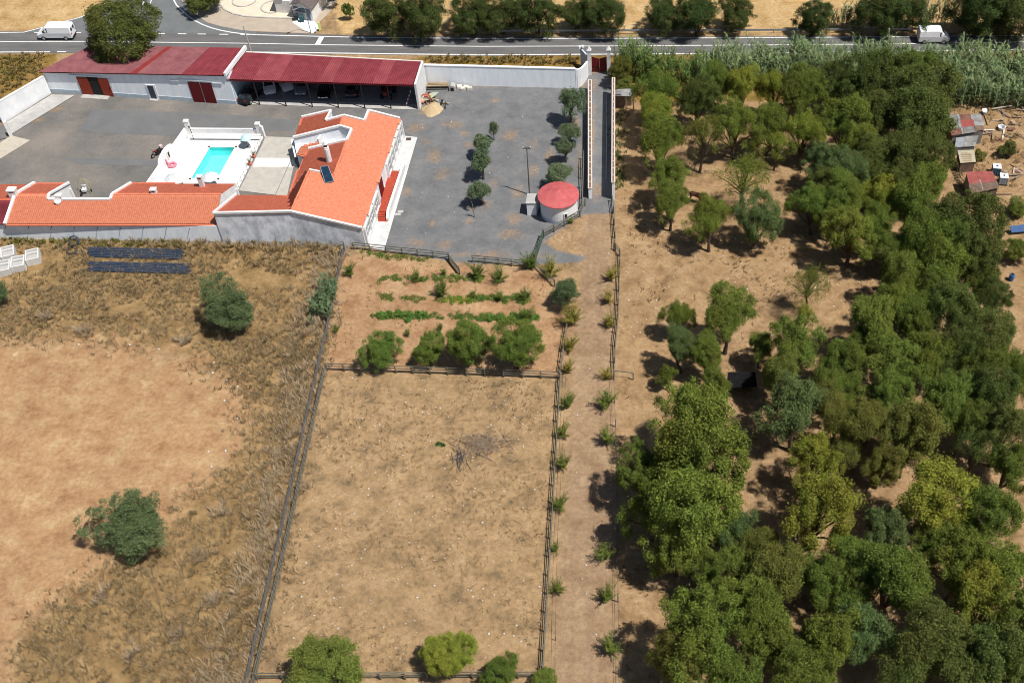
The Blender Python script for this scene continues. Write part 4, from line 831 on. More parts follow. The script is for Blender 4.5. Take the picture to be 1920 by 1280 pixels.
car('white car at the back of the carport beside the black hatchback', 506, 166, R(-72), carwhite); car('white car parked deep in the carport behind the second post', 535, 161, R(-60), carwhite)
car('silver blue car parked nose out in the middle of the carport', 569, 167, R(-88), carsilver); car('black car with a bright number plate left of the fourth carport post', 612, 174, R(-90), carblack); car('dark car parked just right of the fourth carport post', 664, 172, R(92), carblack)
for cx0 in bpy.data.objects:
    if cx0.name.startswith('parked_car') and cx0.get('label', '').startswith('black car with'): MB().box((2.09, 0, .55), (.03, .5, .12)).build('number_plate', whiteplastic, cx0, local=True)
# small tractor with red bonnet
tl_ = G(728, 178, .05); t = thing('tractor', 'small red tractor standing in shade at the right of the carport', 'tractor', tl_, R(-95)); redp = mat('red_machine_paint', (.22, .02, .02, 1), rough=.5)
MB().box((.55, 0, .95), (1.5, .55, .6)).box((-.5, 0, .75), (.9, .45, .4)).build('bonnet', redp, t, local=True); MB().box((-.7, 0, 1.2), (.5, .5, .12)).box((-.92, 0, 1.45), (.1, .5, .45)).build('seat', black, t, local=True); MB().tube([(-.1, 0, 1.2), (-.3, 0, 1.5)], .03).build('steering_column', black, t, local=True)
for x, r_w, y in ((-.65, .62, .75), (1.0, .38, .6)):
    for s_ in (-1, 1): w = MB().tube([(x, s_*(y-.14), r_w), (x, s_*(y+.14), r_w)], r_w, 16).build('wheel', tyre, t, local=True); MB().tube([(x, s_*(y-.1), r_w), (x, s_*(y+.15), r_w)], r_w*.5, 12).build('rim', redp, w, local=True)
t = thing('striped_pole', 'red and white striped barrier pole leaning by the carport end wall', 'pole', G(761, 200)); p0, p1 = G(761, 199, .1), G(770, 170, 2.6)
for k in range(8): MB().tube([lerp(p0, p1, k/8), lerp(p0, p1, (k+1)/8)], .07).build('pole_section', redp if k % 2 == 0 else whiteplastic, t)
# motorcycle by the pool wall
mc = G(297, 291); t = thing('motorcycle', 'dark motorcycle with pale rear box parked outside the pool wall', 'motorcycle', mc, R(232))
for x in (-.68, .72): w = MB().tube([(x, -.06, .3), (x, .06, .3)], .3, 16).build('wheel', tyre, t, local=True); MB().tube([(x, -.07, .3), (x, .07, .3)], .17, 12).build('rim', wheelm, w, local=True)
MB().tube([(-.68, 0, .3), (-.1, 0, .45), (.3, 0, .6), (.55, 0, .85), (.72, 0, .3)], .07).box((0, 0, .42), (.5, .22, .36)).build('frame', black, t, local=True); MB().lathe([(.05, 0), (.17, .08), (.17, .22), (.05, .28)], (.2, 0, .62), 12).build('fuel_tank', redp, t, local=True)
MB().box((-.3, 0, .78), (.65, .26, .12)).build('seat', black, t, local=True); MB().tube([(.5, -.36, 1.0), (.52, 0, .92), (.5, .36, 1.0)], .025).build('handlebar', black, t, local=True); MB().box((-.72, 0, 1.0), (.4, .4, .32)).build('rear_box', mat('pale_pink_plastic', (.62, .46, .44, 1)), t, local=True)
# hooped wheeled frame in the wing notch
hp = G(161, 361); t = thing('hooped_trike', 'small wheeled trike with yellow tubular hoop in the courtyard notch', 'trike', hp); yl = mat('dull_yellow_tube', (.48, .40, .18, 1)); h0 = hp+Vector((0, .3, 1.0))
MB().tube([h0+Vector((math.cos(a_)*.8, .15*math.sin(a_), math.sin(a_)*.85)) for a_ in np.linspace(-.9, math.pi+.9, 22)], .035).build('hoop', yl, t); MB().tube([h0+Vector((-.2, .1, .8)), hp+Vector((.15, 0, .4))], .025).build('spar', yl, t); MB().tube([h0+Vector((.3, .1, .75)), hp+Vector((.9, -.4, .2))], .025).build('spar', yl, t)
MB().box(hp+Vector((0, -.05, .5)), (.5, .6, .35)).box(hp+Vector((0, .25, .8)), (.5, .12, .5)).build('seat', whiteplastic, t)
for dx, dy in ((-.6, .1), (.65, .15), (-.3, -.6)): MB().tube([hp+Vector((dx-.07, dy, .19)), hp+Vector((dx+.07, dy, .19))], .19, 12).build('wheel', tyre, t)
# ------------------------------------------------------------------ poles, lamp, guard rail, signs
def pole(label, px_, py_, h, r_, lean=(0, 0), arm=False, m=None, cat='utility pole', name='utility_pole'):
    b = G(px_, py_); t = thing(name, label, cat, b); tp_ = b+Vector((lean[0], lean[1], h)); MB().tube([b-Vector((0, 0, .3)), tp_], [r_, r_*.6], 8).build('shaft', m or concrete, t)
    if arm: MB().bar(tp_+Vector((-.5, 0, -.25)), tp_+Vector((.5, 0, -.25)), .1, .1).build('cross_arm', black, t); [MB().lathe([(.05, 0), (.07, .1), (.03, .16)], tp_+Vector((k, 0, -.2)), 8).build('insulator', whiteplastic, t) for k in (-.45, 0, .45)]
    return t
pole('pale concrete pole behind the barn, in front of the junction', 472, 101, 4.6, .13, (-.1, 0)); pole('pale pole in front of the leftmost pair of roadside trees', 771, 63, 8, .15, (.15, 0), True)
pole('slim grey pole between the middle roadside trees', 1235, 58, 8, .1, (0, 0), True, galv); pole('leaning pole behind the right-hand white van', 1727, 56, 8.5, .13, (.5, 0), True); pole('dark timber pole in the gravel yard beside the round hut', 993, 365, 7.5, .10, (.15, 0), True, wood)
pole('thin dark post standing in the cane near the right edge', 1850, 135, 4.5, .06, (.6, 0), False, black, 'post', 'post'); pole('thin grey pole behind the right gate pillar', 1152, 108, 4.0, .06, (0, 0), False, galv, 'post', 'post')
lb_ = G(583, 62); t = thing('street_lamp', 'curved street lamp on a slim pole beside the roadside hut', 'street lamp', lb_); MB().tube([lb_, lb_+Vector((-.05, 0, 3.9))], [.08, .05]).build('pole', galv, t); MB().tube([lb_+Vector((-.05, 0, 3.9)), lb_+Vector((-.2, -.15, 4.3)), lb_+Vector((-.6, -.5, 4.5)), lb_+Vector((-1.1, -.9, 4.5))], .04).build('arm', galv, t); MB().box(lb_+Vector((-1.3, -1.05, 4.46)), (.5, .24, .12), rz=.7).build('lamp_head', galv, t)
gr = thing('guard_rail', 'long galvanised guard rail on the far side of the road', 'guard rail', G(925, 64)); gp = [(925, 66), (960, 65), (1150, 64.3), (1400, 63.6), (1600, 62.3), (1765, 61)]
for a_, b_ in zip(gp, gp[1:]):
    a_, b_ = G(*a_), G(*b_); MB().bar(lift(a_, .62), lift(b_, .62), .06, .32).build('beam', galv, gr); k = max(1, round((b_-a_).length/4))
    for j in range(k): q_ = lerp(a_, b_, j/k); MB().box((q_.x, q_.y+.1, .35), (.1, .12, .7)).build('post', galv, gr)
orail = mat('ochre_concrete', (.52, .38, .24, 1), (.42, .3, .19, 1))
br = thing('bridge_parapet', 'low ochre concrete road parapet at the right edge', 'parapet', G(1772, 62)); a_, b_ = G(1772, 62), G(2100, 58)
MB().bar(lift(a_, .85), lift(b_, .85), .25, .2).build('top_rail', orail, br); MB().wall(a_, b_, .75, .75, .14).build('parapet_wall', orail, br)
for k in range(7): q_ = lerp(a_, b_, k/6); MB().box((q_.x, q_.y-.02, .5), (.3, .32, 1.0)).build('pier', orail, br)
sg_ = G(991, 60); t = thing('road_sign', 'small triangular road sign seen from behind among roadside trees', 'road sign', sg_); MB().tube([sg_, sg_+Vector((0, 0, 2.2))], .03).build('post', galv, t); MB().add([sg_+Vector((x, y, z)) for y in (-.02, .02) for x, z in ((-.42, 1.6), (.42, 1.6), (0, 2.35))], [(0, 1, 2), (5, 4, 3), (0, 1, 4, 3), (1, 2, 5, 4), (2, 0, 3, 5)]).build('sign_plate', galv, t)
for x_, y_, c_, lb in ((594, 62, (.6, .62, .1, 1), 'yellow recycling bag post beside the street lamp'), ): 
    q_ = G(x_, y_); t = thing('marker_post', 'white marker post with yellow plate beside the street lamp', 'marker post', q_); MB().box(q_+Vector((0, 0, .5)), (.12, .12, 1.0)).build('post', whiteplastic, t); MB().box(q_+Vector((.45, .5, .75)), (.4, .12, 1.3), rz=.5).build('plate', mat('yellow_green_plate', (.6, .65, .2, 1)), t)
def wheelie(px_, py_, lb, m_):
    q_ = G(px_, py_); t = thing('waste_bin', lb, 'waste bin', q_, .2); t.scale = (.62, .62, .8); MB().add([(x*k, y*k, z) for z, k in ((.08, .42), (1.0, .52)) for x, y in ((-1, -1), (1, -1), (1, 1), (-1, 1))], [(3, 2, 1, 0), (4, 5, 6, 7), (0, 1, 5, 4), (1, 2, 6, 5), (2, 3, 7, 6), (3, 0, 4, 7)]).build('body', m_, t, local=True); MB().box((0, .03, 1.06), (1.1, 1.1, .1)).build('lid', m_, t, local=True); [MB().tube([(s_*.3, -.52, .1), (s_*.38, -.52, .1)], .1, 10).build('wheel', tyre, t, local=True) for s_ in (-1, 1)]
wheelie(556, 38, 'dark waste bin standing against the front of the roadside hut', mat('dark_bin_plastic', (.03, .04, .05, 1)))
wheelie(567, 41, 'blue-green waste bin on the pale forecourt of the roadside hut', mat('teal_bin_plastic', (.03, .10, .11, 1)))
# ------------------------------------------------------------------ things lying in the weed field
def trough(px_, py_, rz, lb):
    q_ = G(px_, py_); t = thing('concrete_trough', lb, 'trough', q_, rz, 'concrete troughs in the weeds')
    MB().box((0, 0, .3), (1.3, 1.7, .6)).build('bottom', concrete, t, local=True)
    for x_, y_, dx, dy in ((-.68, 0, .16, 1.9), (.68, 0, .16, 1.9), (0, -.87, 1.2, .16), (0, .87, 1.2, .16), (0, .25, 1.2, .14)): MB().box((x_, y_, .47), (dx, dy, .94)).build('side', mat('light_concrete', (.62, .60, .57, 1), (.52, .51, .49, 1)), t, local=True)
trough(65, 487, .35, 'pale concrete trough, rightmost of the group in the weeds'); trough(38, 500, .3, 'pale concrete trough in the weeds, next to the rightmost one'); trough(19, 481, .4, 'pale concrete trough at the back of the group, nearest the wall'); trough(11, 508, .3, 'pale concrete trough at the front left of the group in the weeds'); trough(-7, 488, .35, 'pale concrete trough half cut by the left edge of the picture')
random.seed(3)
for row, (y0, n_, x0, x1) in enumerate(((464, 13, 168, 338), (491, 12, 165, 350))):
    for k in range(n_):
        yy = y0+k*1.45; a_, b_ = G(x0+random.uniform(-5, 5), yy-.2, .12+.1*(k % 2)), G(x1+random.uniform(-8, 8), yy+4+random.uniform(-1, 1), .12+.1*(k % 2))
        o = MB().tube([a_, b_], .085, 8).build('plastic_pipe', bluepipe); tag(o, f'long blue-black pipe, {ORD[k]} from the top in the bundle '+('nearer the wing wall' if row == 0 else 'farther from the wing wall'), 'pipe', 'plastic pipes lying in the weeds')
for px_, py_, lb in ((140, 456, 'black coil of pipe standing against the weeds by the wing wall'), (137, 472, 'dusty coil of pipe lying in the weeds below the black coil')):
    q_ = G(px_, py_, .1); t = thing('pipe_coil', lb, 'pipe coil', q_); up = Vector((.1, -.55, .8)).normalized() if py_ < 460 else Vector((0, -.2, 1)).normalized(); ax = up.orthogonal().normalized(); ay = up.cross(ax)
    for k in range(4): MB().tube([q_+Vector((0, 0, .35))+up*(.07*k-.1)+(ax*math.cos(a_)+ay*math.sin(a_))*(.62-.03*(k % 2)) for a_ in np.linspace(0, 2*math.pi, 22)], .05, 6).build('coil_turn', bluepipe if py_ < 460 else mat('dusty_black_pipe', (.10, .085, .07, 1)), t)
# ------------------------------------------------------------------ junk by the carport
t = thing('timber_stack', 'stack of old planks against the white wall by the carport', 'timber', G(815, 165))
for k in range(9): a_ = G(799, 161-(k % 3)*2.2, .15+.28*(k//3)); MB().box(a_+Vector((1.6, .1*(k % 2), 0)), (3.1-.2*(k % 3), .25, .12), rz=.02*(k-4)).build('plank', woodL, t)
q_ = G(806, 182, .7); tag(MB().prism([q_+Vector(v_) for v_ in ((-1.2, -.7, -.3), (.1, -.5, 0), (1.2, .8, .25), (.3, 1.0, .1), (-.6, .3, .05))], .05).build('tarpaulin', mat('pale_green_sheet', (.42, .48, .36, 1))), 'crumpled pale green sheet on the junk heap by the carport', 'tarpaulin')
q_ = G(800, 191); t = thing('rusty_implement', 'orange-red farm implement on the junk heap by the carport end', 'farm implement', q_); org_ = mat('orange_machine_paint', (.48, .16, .08, 1), (.36, .12, .06, 1))
MB().tube([q_+Vector((math.cos(a_)*.62, -.1, .7+math.sin(a_)*.62)) for a_ in np.linspace(0, 6.283, 18)], .09, 6).build('wheel_rim', org_, t); MB().box(q_+Vector((.3, .4, .6)), (1.2, .5, .4), rz=.4).tube([q_+Vector((-.6, .2, .3)), q_+Vector((.9, -.5, .9))], .07).tube([q_+Vector((.7, .7, .2)), q_+Vector((-.2, -.6, 1.1))], .06).build('frame', org_, t); MB().lathe([(.3, 0), (.36, .3), (.2, .5)], q_+Vector((-.5, -.5, .3)), 12).build('drum', pinkplastic if False else mat('faded_orange', (.62, .32, .22, 1)), t)
q_ = G(812, 205); random.seed(5); vs = [q_+Vector((0, 0, .75))]; n_ = 16
for rr, zz in ((.45, .6), (.9, .3), (1.35, .02)): vs += [q_+Vector((math.cos(2*math.pi*k/n_)*rr*1.1*random.uniform(.85, 1.15), math.sin(2*math.pi*k/n_)*rr*1.25*random.uniform(.85, 1.15), zz)) for k in range(n_)]
tag(MB().add(vs, [(0, 1+k, 1+(k+1) % n_) for k in range(n_)]+[(1+i*n_+k, 1+(i+1)*n_+k, 1+(i+1)*n_+(k+1) % n_, 1+i*n_+(k+1) % n_) for i in range(2) for k in range(n_)]).build('sand_heap', mat('yellow_sand', (.56, .42, .24, 1), (.46, .34, .19, 1), scale=3), None, True), 'heap of yellow sand in front of the junk by the carport', 'sand heap')
q_ = G(849, 168); t = thing('kennel', 'small grey kennel with dark arched opening by the white wall', 'kennel', q_); MB().add([q_+Vector((x, y, z)) for y in (-.45, .45) for x, z in ((-.4, 0), (.4, 0), (.4, .6), (.2, .85), (-.2, .85), (-.4, .6))], [(0, 1, 2, 3, 4, 5), (11, 10, 9, 8, 7, 6)]+[(i, i+6, (i+1) % 6+6, (i+1) % 6) for i in range(6)]).build('shell', concrete, t); MB().box(q_+Vector((0, -.46, .3)), (.42, .04, .55)).build('opening', dark, t)
q_ = G(836, 158); tag(MB().box(q_+Vector((0, .2, .75)), (.95, .06, 1.3), M=Matrix.Rotation(-.25, 3, 'X')).build('metal_sheet', mat('dark_grey_sheet', (.12, .13, .14, 1))), 'dark grey metal sheet leaning on the white wall behind the timber', 'metal sheet')
random.seed(11)
jm = [woodL, galv, black, browntin, concrete, rusty]
for k in range(16):
    q_ = G(random.uniform(800, 836), random.uniform(168, 198), random.uniform(.15, .6)); d_ = (random.uniform(.5, 1.6), random.uniform(.06, .3), random.uniform(.05, .12))
    tag(MB().box(q_, d_, M=Matrix.Rotation(random.uniform(0, 3.1), 3, 'Z')@Matrix.Rotation(random.uniform(-.5, .5), 3, 'Y')).build('scrap_piece', jm[k % 6]), 'scrap board or bar lying in the junk heap by the carport', 'scrap', 'scrap pieces in the junk heap')
for k, (x_, y_) in enumerate(((862, 165), (874, 166), (881, 167), (868, 168))): q_ = G(x_, y_); tag(MB().add([q_+Vector((x*random.uniform(.22, .4), y*random.uniform(.2, .35), z*random.uniform(.25, .4))) for z in (0, 1) for x, y in ((-1, -1), (1, -1), (1, 1), (-1, 1))], [(3, 2, 1, 0), (4, 5, 6, 7), (0, 1, 5, 4), (1, 2, 6, 5), (2, 3, 7, 6), (3, 0, 4, 7)]).build('stone_block', stonewhite), 'pale rubble block at the foot of the white wall', 'stone', 'rubble blocks by the white wall')
for x_, y_, lb in ((746, 402, 'pale paving slab lying by the porch steps, nearer the wall'), (751, 397, 'pale paving slab lying by the porch steps, farther from the wall')): tag(MB().box(G(x_, y_, .06), (.7, .45, .1), rz=.1).build('paving_slab', concrete), lb, 'slab')
tag(MB().box(G(766, 261, .04), (.65, .6, .05)).build('drain_grate', mat('rusty_grate', (.10, .06, .05, 1))), 'rusty drain grate at the top of the house sidewalk', 'drain grate')
# ------------------------------------------------------------------ shanty sheds at the right
def shed(name, label, roof, h, sheets, wallm, wallh=None):
    """roof: four photo corners (far left, far right, near right, near left); sheets: rows of (u0,u1,v0,v1,material)"""
    P_ = [G(x_, y_, h if i < 2 else h-.35) for i, (x_, y_) in enumerate(roof)]; t = thing(name, label, 'shed', lift(P_[3], 0))
    for i in range(4): MB().wall(lift(lerp(P_[i], sum(P_, Vector())/4, .06), 0), lift(lerp(P_[(i+1) % 4], sum(P_, Vector())/4, .06), 0), P_[i].z-.08, P_[(i+1) % 4].z-.08, .06).build('wall_sheet', wallm[i % len(wallm)], t)
    f = lambda u, v: lerp(lerp(P_[3], P_[2], u), lerp(P_[0], P_[1], u), v)
    for i, (u0, u1, v0, v1, m_) in enumerate(sheets): dz_ = Vector((0, 0, .02+.015*(i % 5))); corr(f(u0, v0)+dz_, f(u1, v0)+dz_, f(u1, v1)+dz_, f(u0, v1)+dz_, t, m_, 'roof_sheet', .12, .03)
    return t
shed('tin_shed', 'shed with patchwork grey and red tin roof at the right edge', [(1775, 216), (1838, 214.5), (1846, 245), (1785, 254)], 2.5, [(0, .38, .62, 1.03, tin), (.35, .72, .66, 1.02, rusty), (.7, 1.02, .6, 1.0, tin2), (0, .36, .3, .66, tin2), (.34, .74, .3, .68, redtin), (.72, 1.03, .28, .64, tin2), (-.02, .4, -.03, .34, rusty), (.38, .75, -.03, .32, tin), (.3, .36, -.03, 1.0, tin2), (.72, .98, 0, .3, browntin)], [tin, browntin])
shed('tin_shed', 'lower grey tin lean-to in front of the patchwork shed', [(1793, 259), (1834, 255), (1828, 275), (1790, 277)], 1.7, [(0, .42, 0, 1, galv), (.4, .75, .3, 1.02, tin2), (.73, 1.02, .2, 1, tin), (.4, 1, -.03, .34, tin2)], [tin, tin2])
shed('canvas_shed', 'small hut with pale slatted canvas roof between the two tin sheds', [(1796, 283), (1826, 282), (1829, 304), (1801, 306)], 1.9, [(-.02, 1.02, -.02, 1.02, mat('pale_canvas', (.46, .42, .30, 1), (.38, .34, .24, 1)))]+[(.16, .8, .08+.17*k, .17+.17*k, woodL) for k in range(5)], [browntin])
shed('red_tin_shed', 'shed with red and brown corrugated roof beside the water tanks', [(1811, 323.5), (1860, 322.6), (1872.5, 352), (1821, 363)], 2.3, [(0, .42, .68, 1.02, redtin), (.4, 1.02, .72, 1.03, redtin), (0, .44, .4, .72, redtin), (.42, 1.0, .38, .74, redtin), (-.02, .44, .12, .42, browntin), (.4, .7, .1, .4, browntin), (.68, 1.03, .1, .42, browntin), (0, .5, -.04, .15, browntin), (.48, 1.02, -.04, .14, browntin), (.4, .45, .05, .6, tin2)], [browntin, tin])
tag(MB().add([G(1846, 368, 1.5), G(1860, 366, 1.5), G(1862, 380, .4), G(1846, 382, .4)], [(0, 1, 2, 3)]).add([G(1846, 368, 1.47), G(1860, 366, 1.47), G(1862, 380, .37), G(1846, 382, .37)], [(3, 2, 1, 0)]).build('tarpaulin', blueplastic), 'blue tarpaulin hung on the front of the red tin shed', 'tarpaulin')
tag(MB().prism([G(1893, 424, .9), G(1925, 420, .9), G(1930, 433, .5), G(1897, 436, .5)], .05).build('tarpaulin', mat('faded_blue_tarp', (.06, .12, .26, 1))), 'faded blue tarpaulin among the greenery at the right edge', 'tarpaulin')
def ibc(px_, py_, m_, lb):
    q_ = G(px_, py_); t = thing('water_tank', lb, 'water tank', q_, -.15, 'caged water tanks by the sheds'); MB().box((0, 0, .65), (1.0, 1.0, 1.0)).build('tank', m_, t, local=True); MB().box((0, 0, 1.17), (1.04, 1.04, .05)).build('top', whiteplastic, t, local=True); MB().lathe([(.12, 1.18), (.12, 1.26)], (0, 0, 0), 10).build('cap', black, t, local=True); MB().box((0, 0, .07), (1.1, 1.1, .14)).build('pallet', black, t, local=True)
    for k in range(4):
        for s_ in (-1, 1): MB().box((-.45+.3*k, s_*.52, .65), (.04, .03, 1.05)).build('cage_bar', galv, t, local=True); MB().box((s_*.52, -.45+.3*k, .65), (.03, .04, 1.05)).build('cage_bar', galv, t, local=True)
ibc(1866, 325, mat('teal_tank_plastic', (.04, .16, .24, 1)), 'caged water tank with white top and blue body, farther from the viewer'); ibc(1879, 343, mat('pale_blue_tank', (.42, .50, .56, 1)), 'caged pale water tank right of the red tin shed, nearer the viewer')
q_ = G(1895, 525); t = thing('barrel', 'blue plastic barrel standing on bare soil at the right edge', 'barrel', q_); MB().lathe([(.26, 0), (.31, .15), (.31, .75), (.26, .9)], q_, 16).build('body', mat('bright_blue_plastic', (.03, .14, .42, 1), rough=.4), t); MB().lathe([(.2, .9), (.2, .93)], q_+Vector((.02, .05, 0)), 12).build('opening', dark, t)
q_ = G(1877, 243); t = thing('tub', 'round white tub standing among the scrap behind the tin shed', 'tub', q_); MB().lathe([(.4, 0), (.5, .45), (.52, .5), (.42, .5), (.36, .1)], q_, 18, True).build('shell', whiteplastic, t)
tag(MB().box(G(1846, 208, .4), (.55, .5, .5), rz=.2).box(G(1846, 208, .68), (.6, .55, .06), rz=.2).build('crate', whiteplastic), 'small white crate behind the patchwork tin shed', 'crate')
random.seed(21)
for k in range(46):
    if k < 30: px_, py_ = random.uniform(1846, 1920), random.uniform(200, 262)
    elif k < 40: px_, py_ = random.uniform(1884, 1920), random.uniform(300, 345)
    else: px_, py_ = random.uniform(1862, 1905), random.uniform(362, 392)
    q_ = G(px_, py_, random.uniform(.08, .3)); m_ = [woodL, deadwood, deadwood, browntin, rusty, tin, deadwood, stonewhite][k % 8]
    d_ = (random.uniform(.6, 2.6), random.uniform(.07, .2), .08) if k % 4 else (random.uniform(.4, .9), random.uniform(.3, .7), .06)
    tag(MB().box(q_, d_, M=Matrix.Rotation(random.uniform(0, 3.1), 3, 'Z')@Matrix.Rotation(random.uniform(-.25, .25), 3, 'Y')).build('scrap_piece', m_), 'scrap piece strewn over the bare ground around the tin sheds', 'scrap', 'scrap strewn by the tin sheds')
tag(MB().tube([G(1860, 204, .3), G(1899, 198, .5)], .08).build('timber_pole', mat('pale_pole', (.55, .47, .36, 1))), 'long pale pole lying on the ground behind the sheds', 'pole')
t = thing('scrap_fence', 'leaning dark board fence down the left side of the sheds', 'fence', G(1790, 330))
for k in range(22): u = k/21; a_ = lerp(G(1783, 302), G(1815, 372), u); MB().box(lift(a_, .6), (.22, .05, 1.2+.3*random.random()), M=Matrix.Rotation(1.15, 3, 'Z')@Matrix.Rotation(random.uniform(-.15, .15), 3, 'Y')).build('board', [browntin, wood, dark][k % 3], t)
# black field shelter in the grove
t = thing('field_shelter', 'low black-roofed field shelter in the shade of the grove', 'shelter', G(1392, 740)); P_ = [G(1366, 697, 2.3), G(1416, 697, 2.3), G(1420, 724, 2.0), G(1364, 727, 2.0)]; MB().prism(P_, .08).build('roof_sheet', mat('black_roofing_felt', (.010, .010, .011, 1), (.016, .015, .014, 1), rough=.95, spec=.03), t)
for q_ in P_: MB().box((q_.x, q_.y, q_.z/2), (.14, .14, q_.z)).build('post', wood, t)
MB().wall(lift(P_[0], 0), lift(P_[1], 0), 2.1, 2.1, .05).build('back_boards', wood, t)
# ------------------------------------------------------------------ bay horse among the trees
hq = G(1305, 379); hm = bpy.data.meshes.new('horse')
hv_ = [(-.75, 0, 1.25), (-.35, 0, 1.22), (.1, 0, 1.2), (.5, 0, 1.25), (.85, 0, 1.5), (1.15, 0, 1.75), (1.35, 0, 1.7), (1.62, 0, 1.42), (1.72, 0, 1.32)]; he = [(i, i+1) for i in range(8)]; hr = [.28, .31, .32, .29, .2, .14, .13, .08, .07]
def limb(root, pts, rs):
    k = root
    for p_, r_h in zip(pts, rs): hv_.append(p_); hr.append(r_h); he.append((k, len(hv_)-1)); k = len(hv_)-1
for s_ in (-1, 1):
    limb(0, [(-.68, s_*.2, .95), (-.62, s_*.2, .75), (-.82, s_*.19, .5), (-.78, s_*.19, .12), (-.7, s_*.19, .03)], [.17, .11, .06, .045, .055]); limb(3, [(.52, s_*.18, .85), (.56, s_*.18, .5), (.54, s_*.18, .12), (.6, s_*.18, .03)], [.13, .07, .045, .055]); limb(5, [(1.17, s_*.09, 1.93)], [.03])
limb(0, [(-1.0, 0, 1.2), (-1.1, 0, .85), (-1.1, 0, .55)], [.07, .07, .03])
hm.from_pydata(hv_, he, []); hm.materials.append(horsebrown); horse = link(bpy.data.objects.new('horse', hm)); horse.location = hq; horse.rotation_euler = (0, 0, R(-25)); sk = horse.modifiers.new('skin', 'SKIN')
for i, r_h in enumerate(hr): hm.skin_vertices[0].data[i].radius = (r_h, r_h)
hm.skin_vertices[0].data[1].use_root = True; horse.modifiers.new('sub', 'SUBSURF').levels = 1; horse.modifiers['sub'].render_levels = 2
tag(horse, 'dark bay horse standing in tree shade in the grove', 'horse')
# ------------------------------------------------------------------ plants
def leaf_quads(rng, P_, N_, size, asp=.55):
    """one rhombic leaf per point, facing N"""
    k = len(P_); t = rng.normal(size=(k, 3)); t -= (t*N_).sum(1)[:, None]*N_; t /= np.linalg.norm(t, axis=1)[:, None]+1e-9; b = np.cross(N_, t)
    s_ = (size*rng.uniform(.6, 1.35, k))[:, None]; V = np.stack([P_+t*s_, P_+b*s_*asp, P_-t*s_, P_-b*s_*asp], 1).reshape(-1, 3)
    return V, np.arange(4*k).reshape(k, 4)
def unit(v): return v/(np.linalg.norm(v, axis=-1, keepdims=True)+1e-9)
TREES = {}
def tree_kind(key, seed, lo=.3, ncl=90, per=120, rc=.13, leaf=.024, shell=.7, lob=.25, hole=.15, limbs=7, tr=.03, nj=.62, up=.5, lean=.06):
    rng = np.random.default_rng(seed); d = unit(rng.normal(size=(ncl*3, 3))); d = d[d[:, 2] > -.75][:ncl]; ncl = len(d)
    w_ = unit(rng.normal(size=(5, 3))); f_ = rng.uniform(2, 5, 5); ph = rng.uniform(0, 6.28, 5)
    lobe = 1-lob/2+lob*np.mean(np.cos((d@w_.T)*f_+ph), 1)*1.6
    hd = unit(rng.normal(size=(4, 3))); cut = ((d@hd.T) > 1-hole).any(1); lobe = np.where(cut, lobe*.72, lobe)
    rr = np.where(rng.random(ncl) < shell, rng.uniform(.72, .86, ncl), rng.uniform(.2, .7, ncl))*lobe
    zc, rz = (1+lo)/2, (1-lo)/2
    c = np.stack([d[:, 0]*rr*.5, d[:, 1]*rr*.5, zc+d[:, 2]*rr*rz], 1); c[:, :2] += rng.normal(0, .02, (1, 2))
    rad = rc*rng.uniform(.65, 1.3, ncl); pts = []; nrm = []
    for i in range(ncl):
        k = max(8, int(per*(rad[i]/rc)**2)); e = unit(rng.normal(size=(k, 3))+np.array([0, 0, up])+d[i]*.35); q_ = rng.uniform(.2, 1.0, k)[:, None]**.6*np.where(rng.random(k) < .14, rng.uniform(1.0, 1.7, k), 1)[:, None]
        pts.append(c[i]+e*q_*rad[i]*rng.uniform(.7, 1.4, 3)); nrm.append(unit(e*.5+np.array([0, 0, .45])+rng.normal(0, nj, (k, 3))))
    V, Fq = leaf_quads(rng, np.concatenate(pts), np.concatenate(nrm), leaf); cm = npmesh('crown_'+key, V, Fq, leafm)
    mb = MB(); le = rng.normal(0, lean, 2); top = Vector((le[0], le[1], lo+.25*(1-lo)))
    mb.tube([(0, 0, -.02), (le[0]*.3, le[1]*.3, lo*.5), (le[0]*.7, le[1]*.7, lo*.95), tuple(top)], [tr*1.25, tr, tr*.8, tr*.55], 7)
    for i in rng.choice(ncl, min(limbs, ncl), False):
        e = Vector(c[i]); s0 = Vector((le[0]*.6, le[1]*.6, lo*rng.uniform(.7, 1.05))); m_ = s0.lerp(e, .5)+Vector((0, 0, .03)); mb.tube([s0, m_, e], [tr*.5, tr*.3, tr*.1], 5, False)
    o = mb.build('trunk_'+key, bark); tm = o.data; bpy.data.objects.remove(o); TREES[key] = (cm, tm)
for i in range(5): tree_kind('ash%d' % i, 10+i, lo=.2, ncl=170, per=230, rc=.07, leaf=.0092, lob=.5, hole=.24, shell=.82, limbs=14)
for i in range(3): tree_kind('thin%d' % i, 30+i, lo=.34, ncl=120, per=85, rc=.09, leaf=.0095, lob=.5, hole=.3, limbs=22, tr=.022)
for i in range(3): tree_kind('dense%d' % i, 40+i, lo=.10, ncl=190, per=220, rc=.074, leaf=.0098, shell=.85, lob=.4, hole=.14)
for i in range(3): tree_kind('round%d' % i, 50+i, lo=.03, ncl=200, per=210, rc=.074, leaf=.0098, shell=.85, lob=.34, hole=.1)
for i in range(3): tree_kind('olive%d' % i, 60+i, lo=.28, ncl=90, per=200, rc=.12, leaf=.018, lob=.5, hole=.2, tr=.045, nj=.8)
for i in range(3): tree_kind('shrub%d' % i, 70+i, lo=-.12, ncl=230, per=150, rc=.07, leaf=.0105, shell=.85, lob=.45, hole=.15, limbs=3, nj=.9)
for i in range(3): tree_kind('hedge%d' % i, 85+i, lo=-.06, ncl=210, per=210, rc=.075, leaf=.0098, shell=.85, lob=.42, hole=.12, limbs=3)
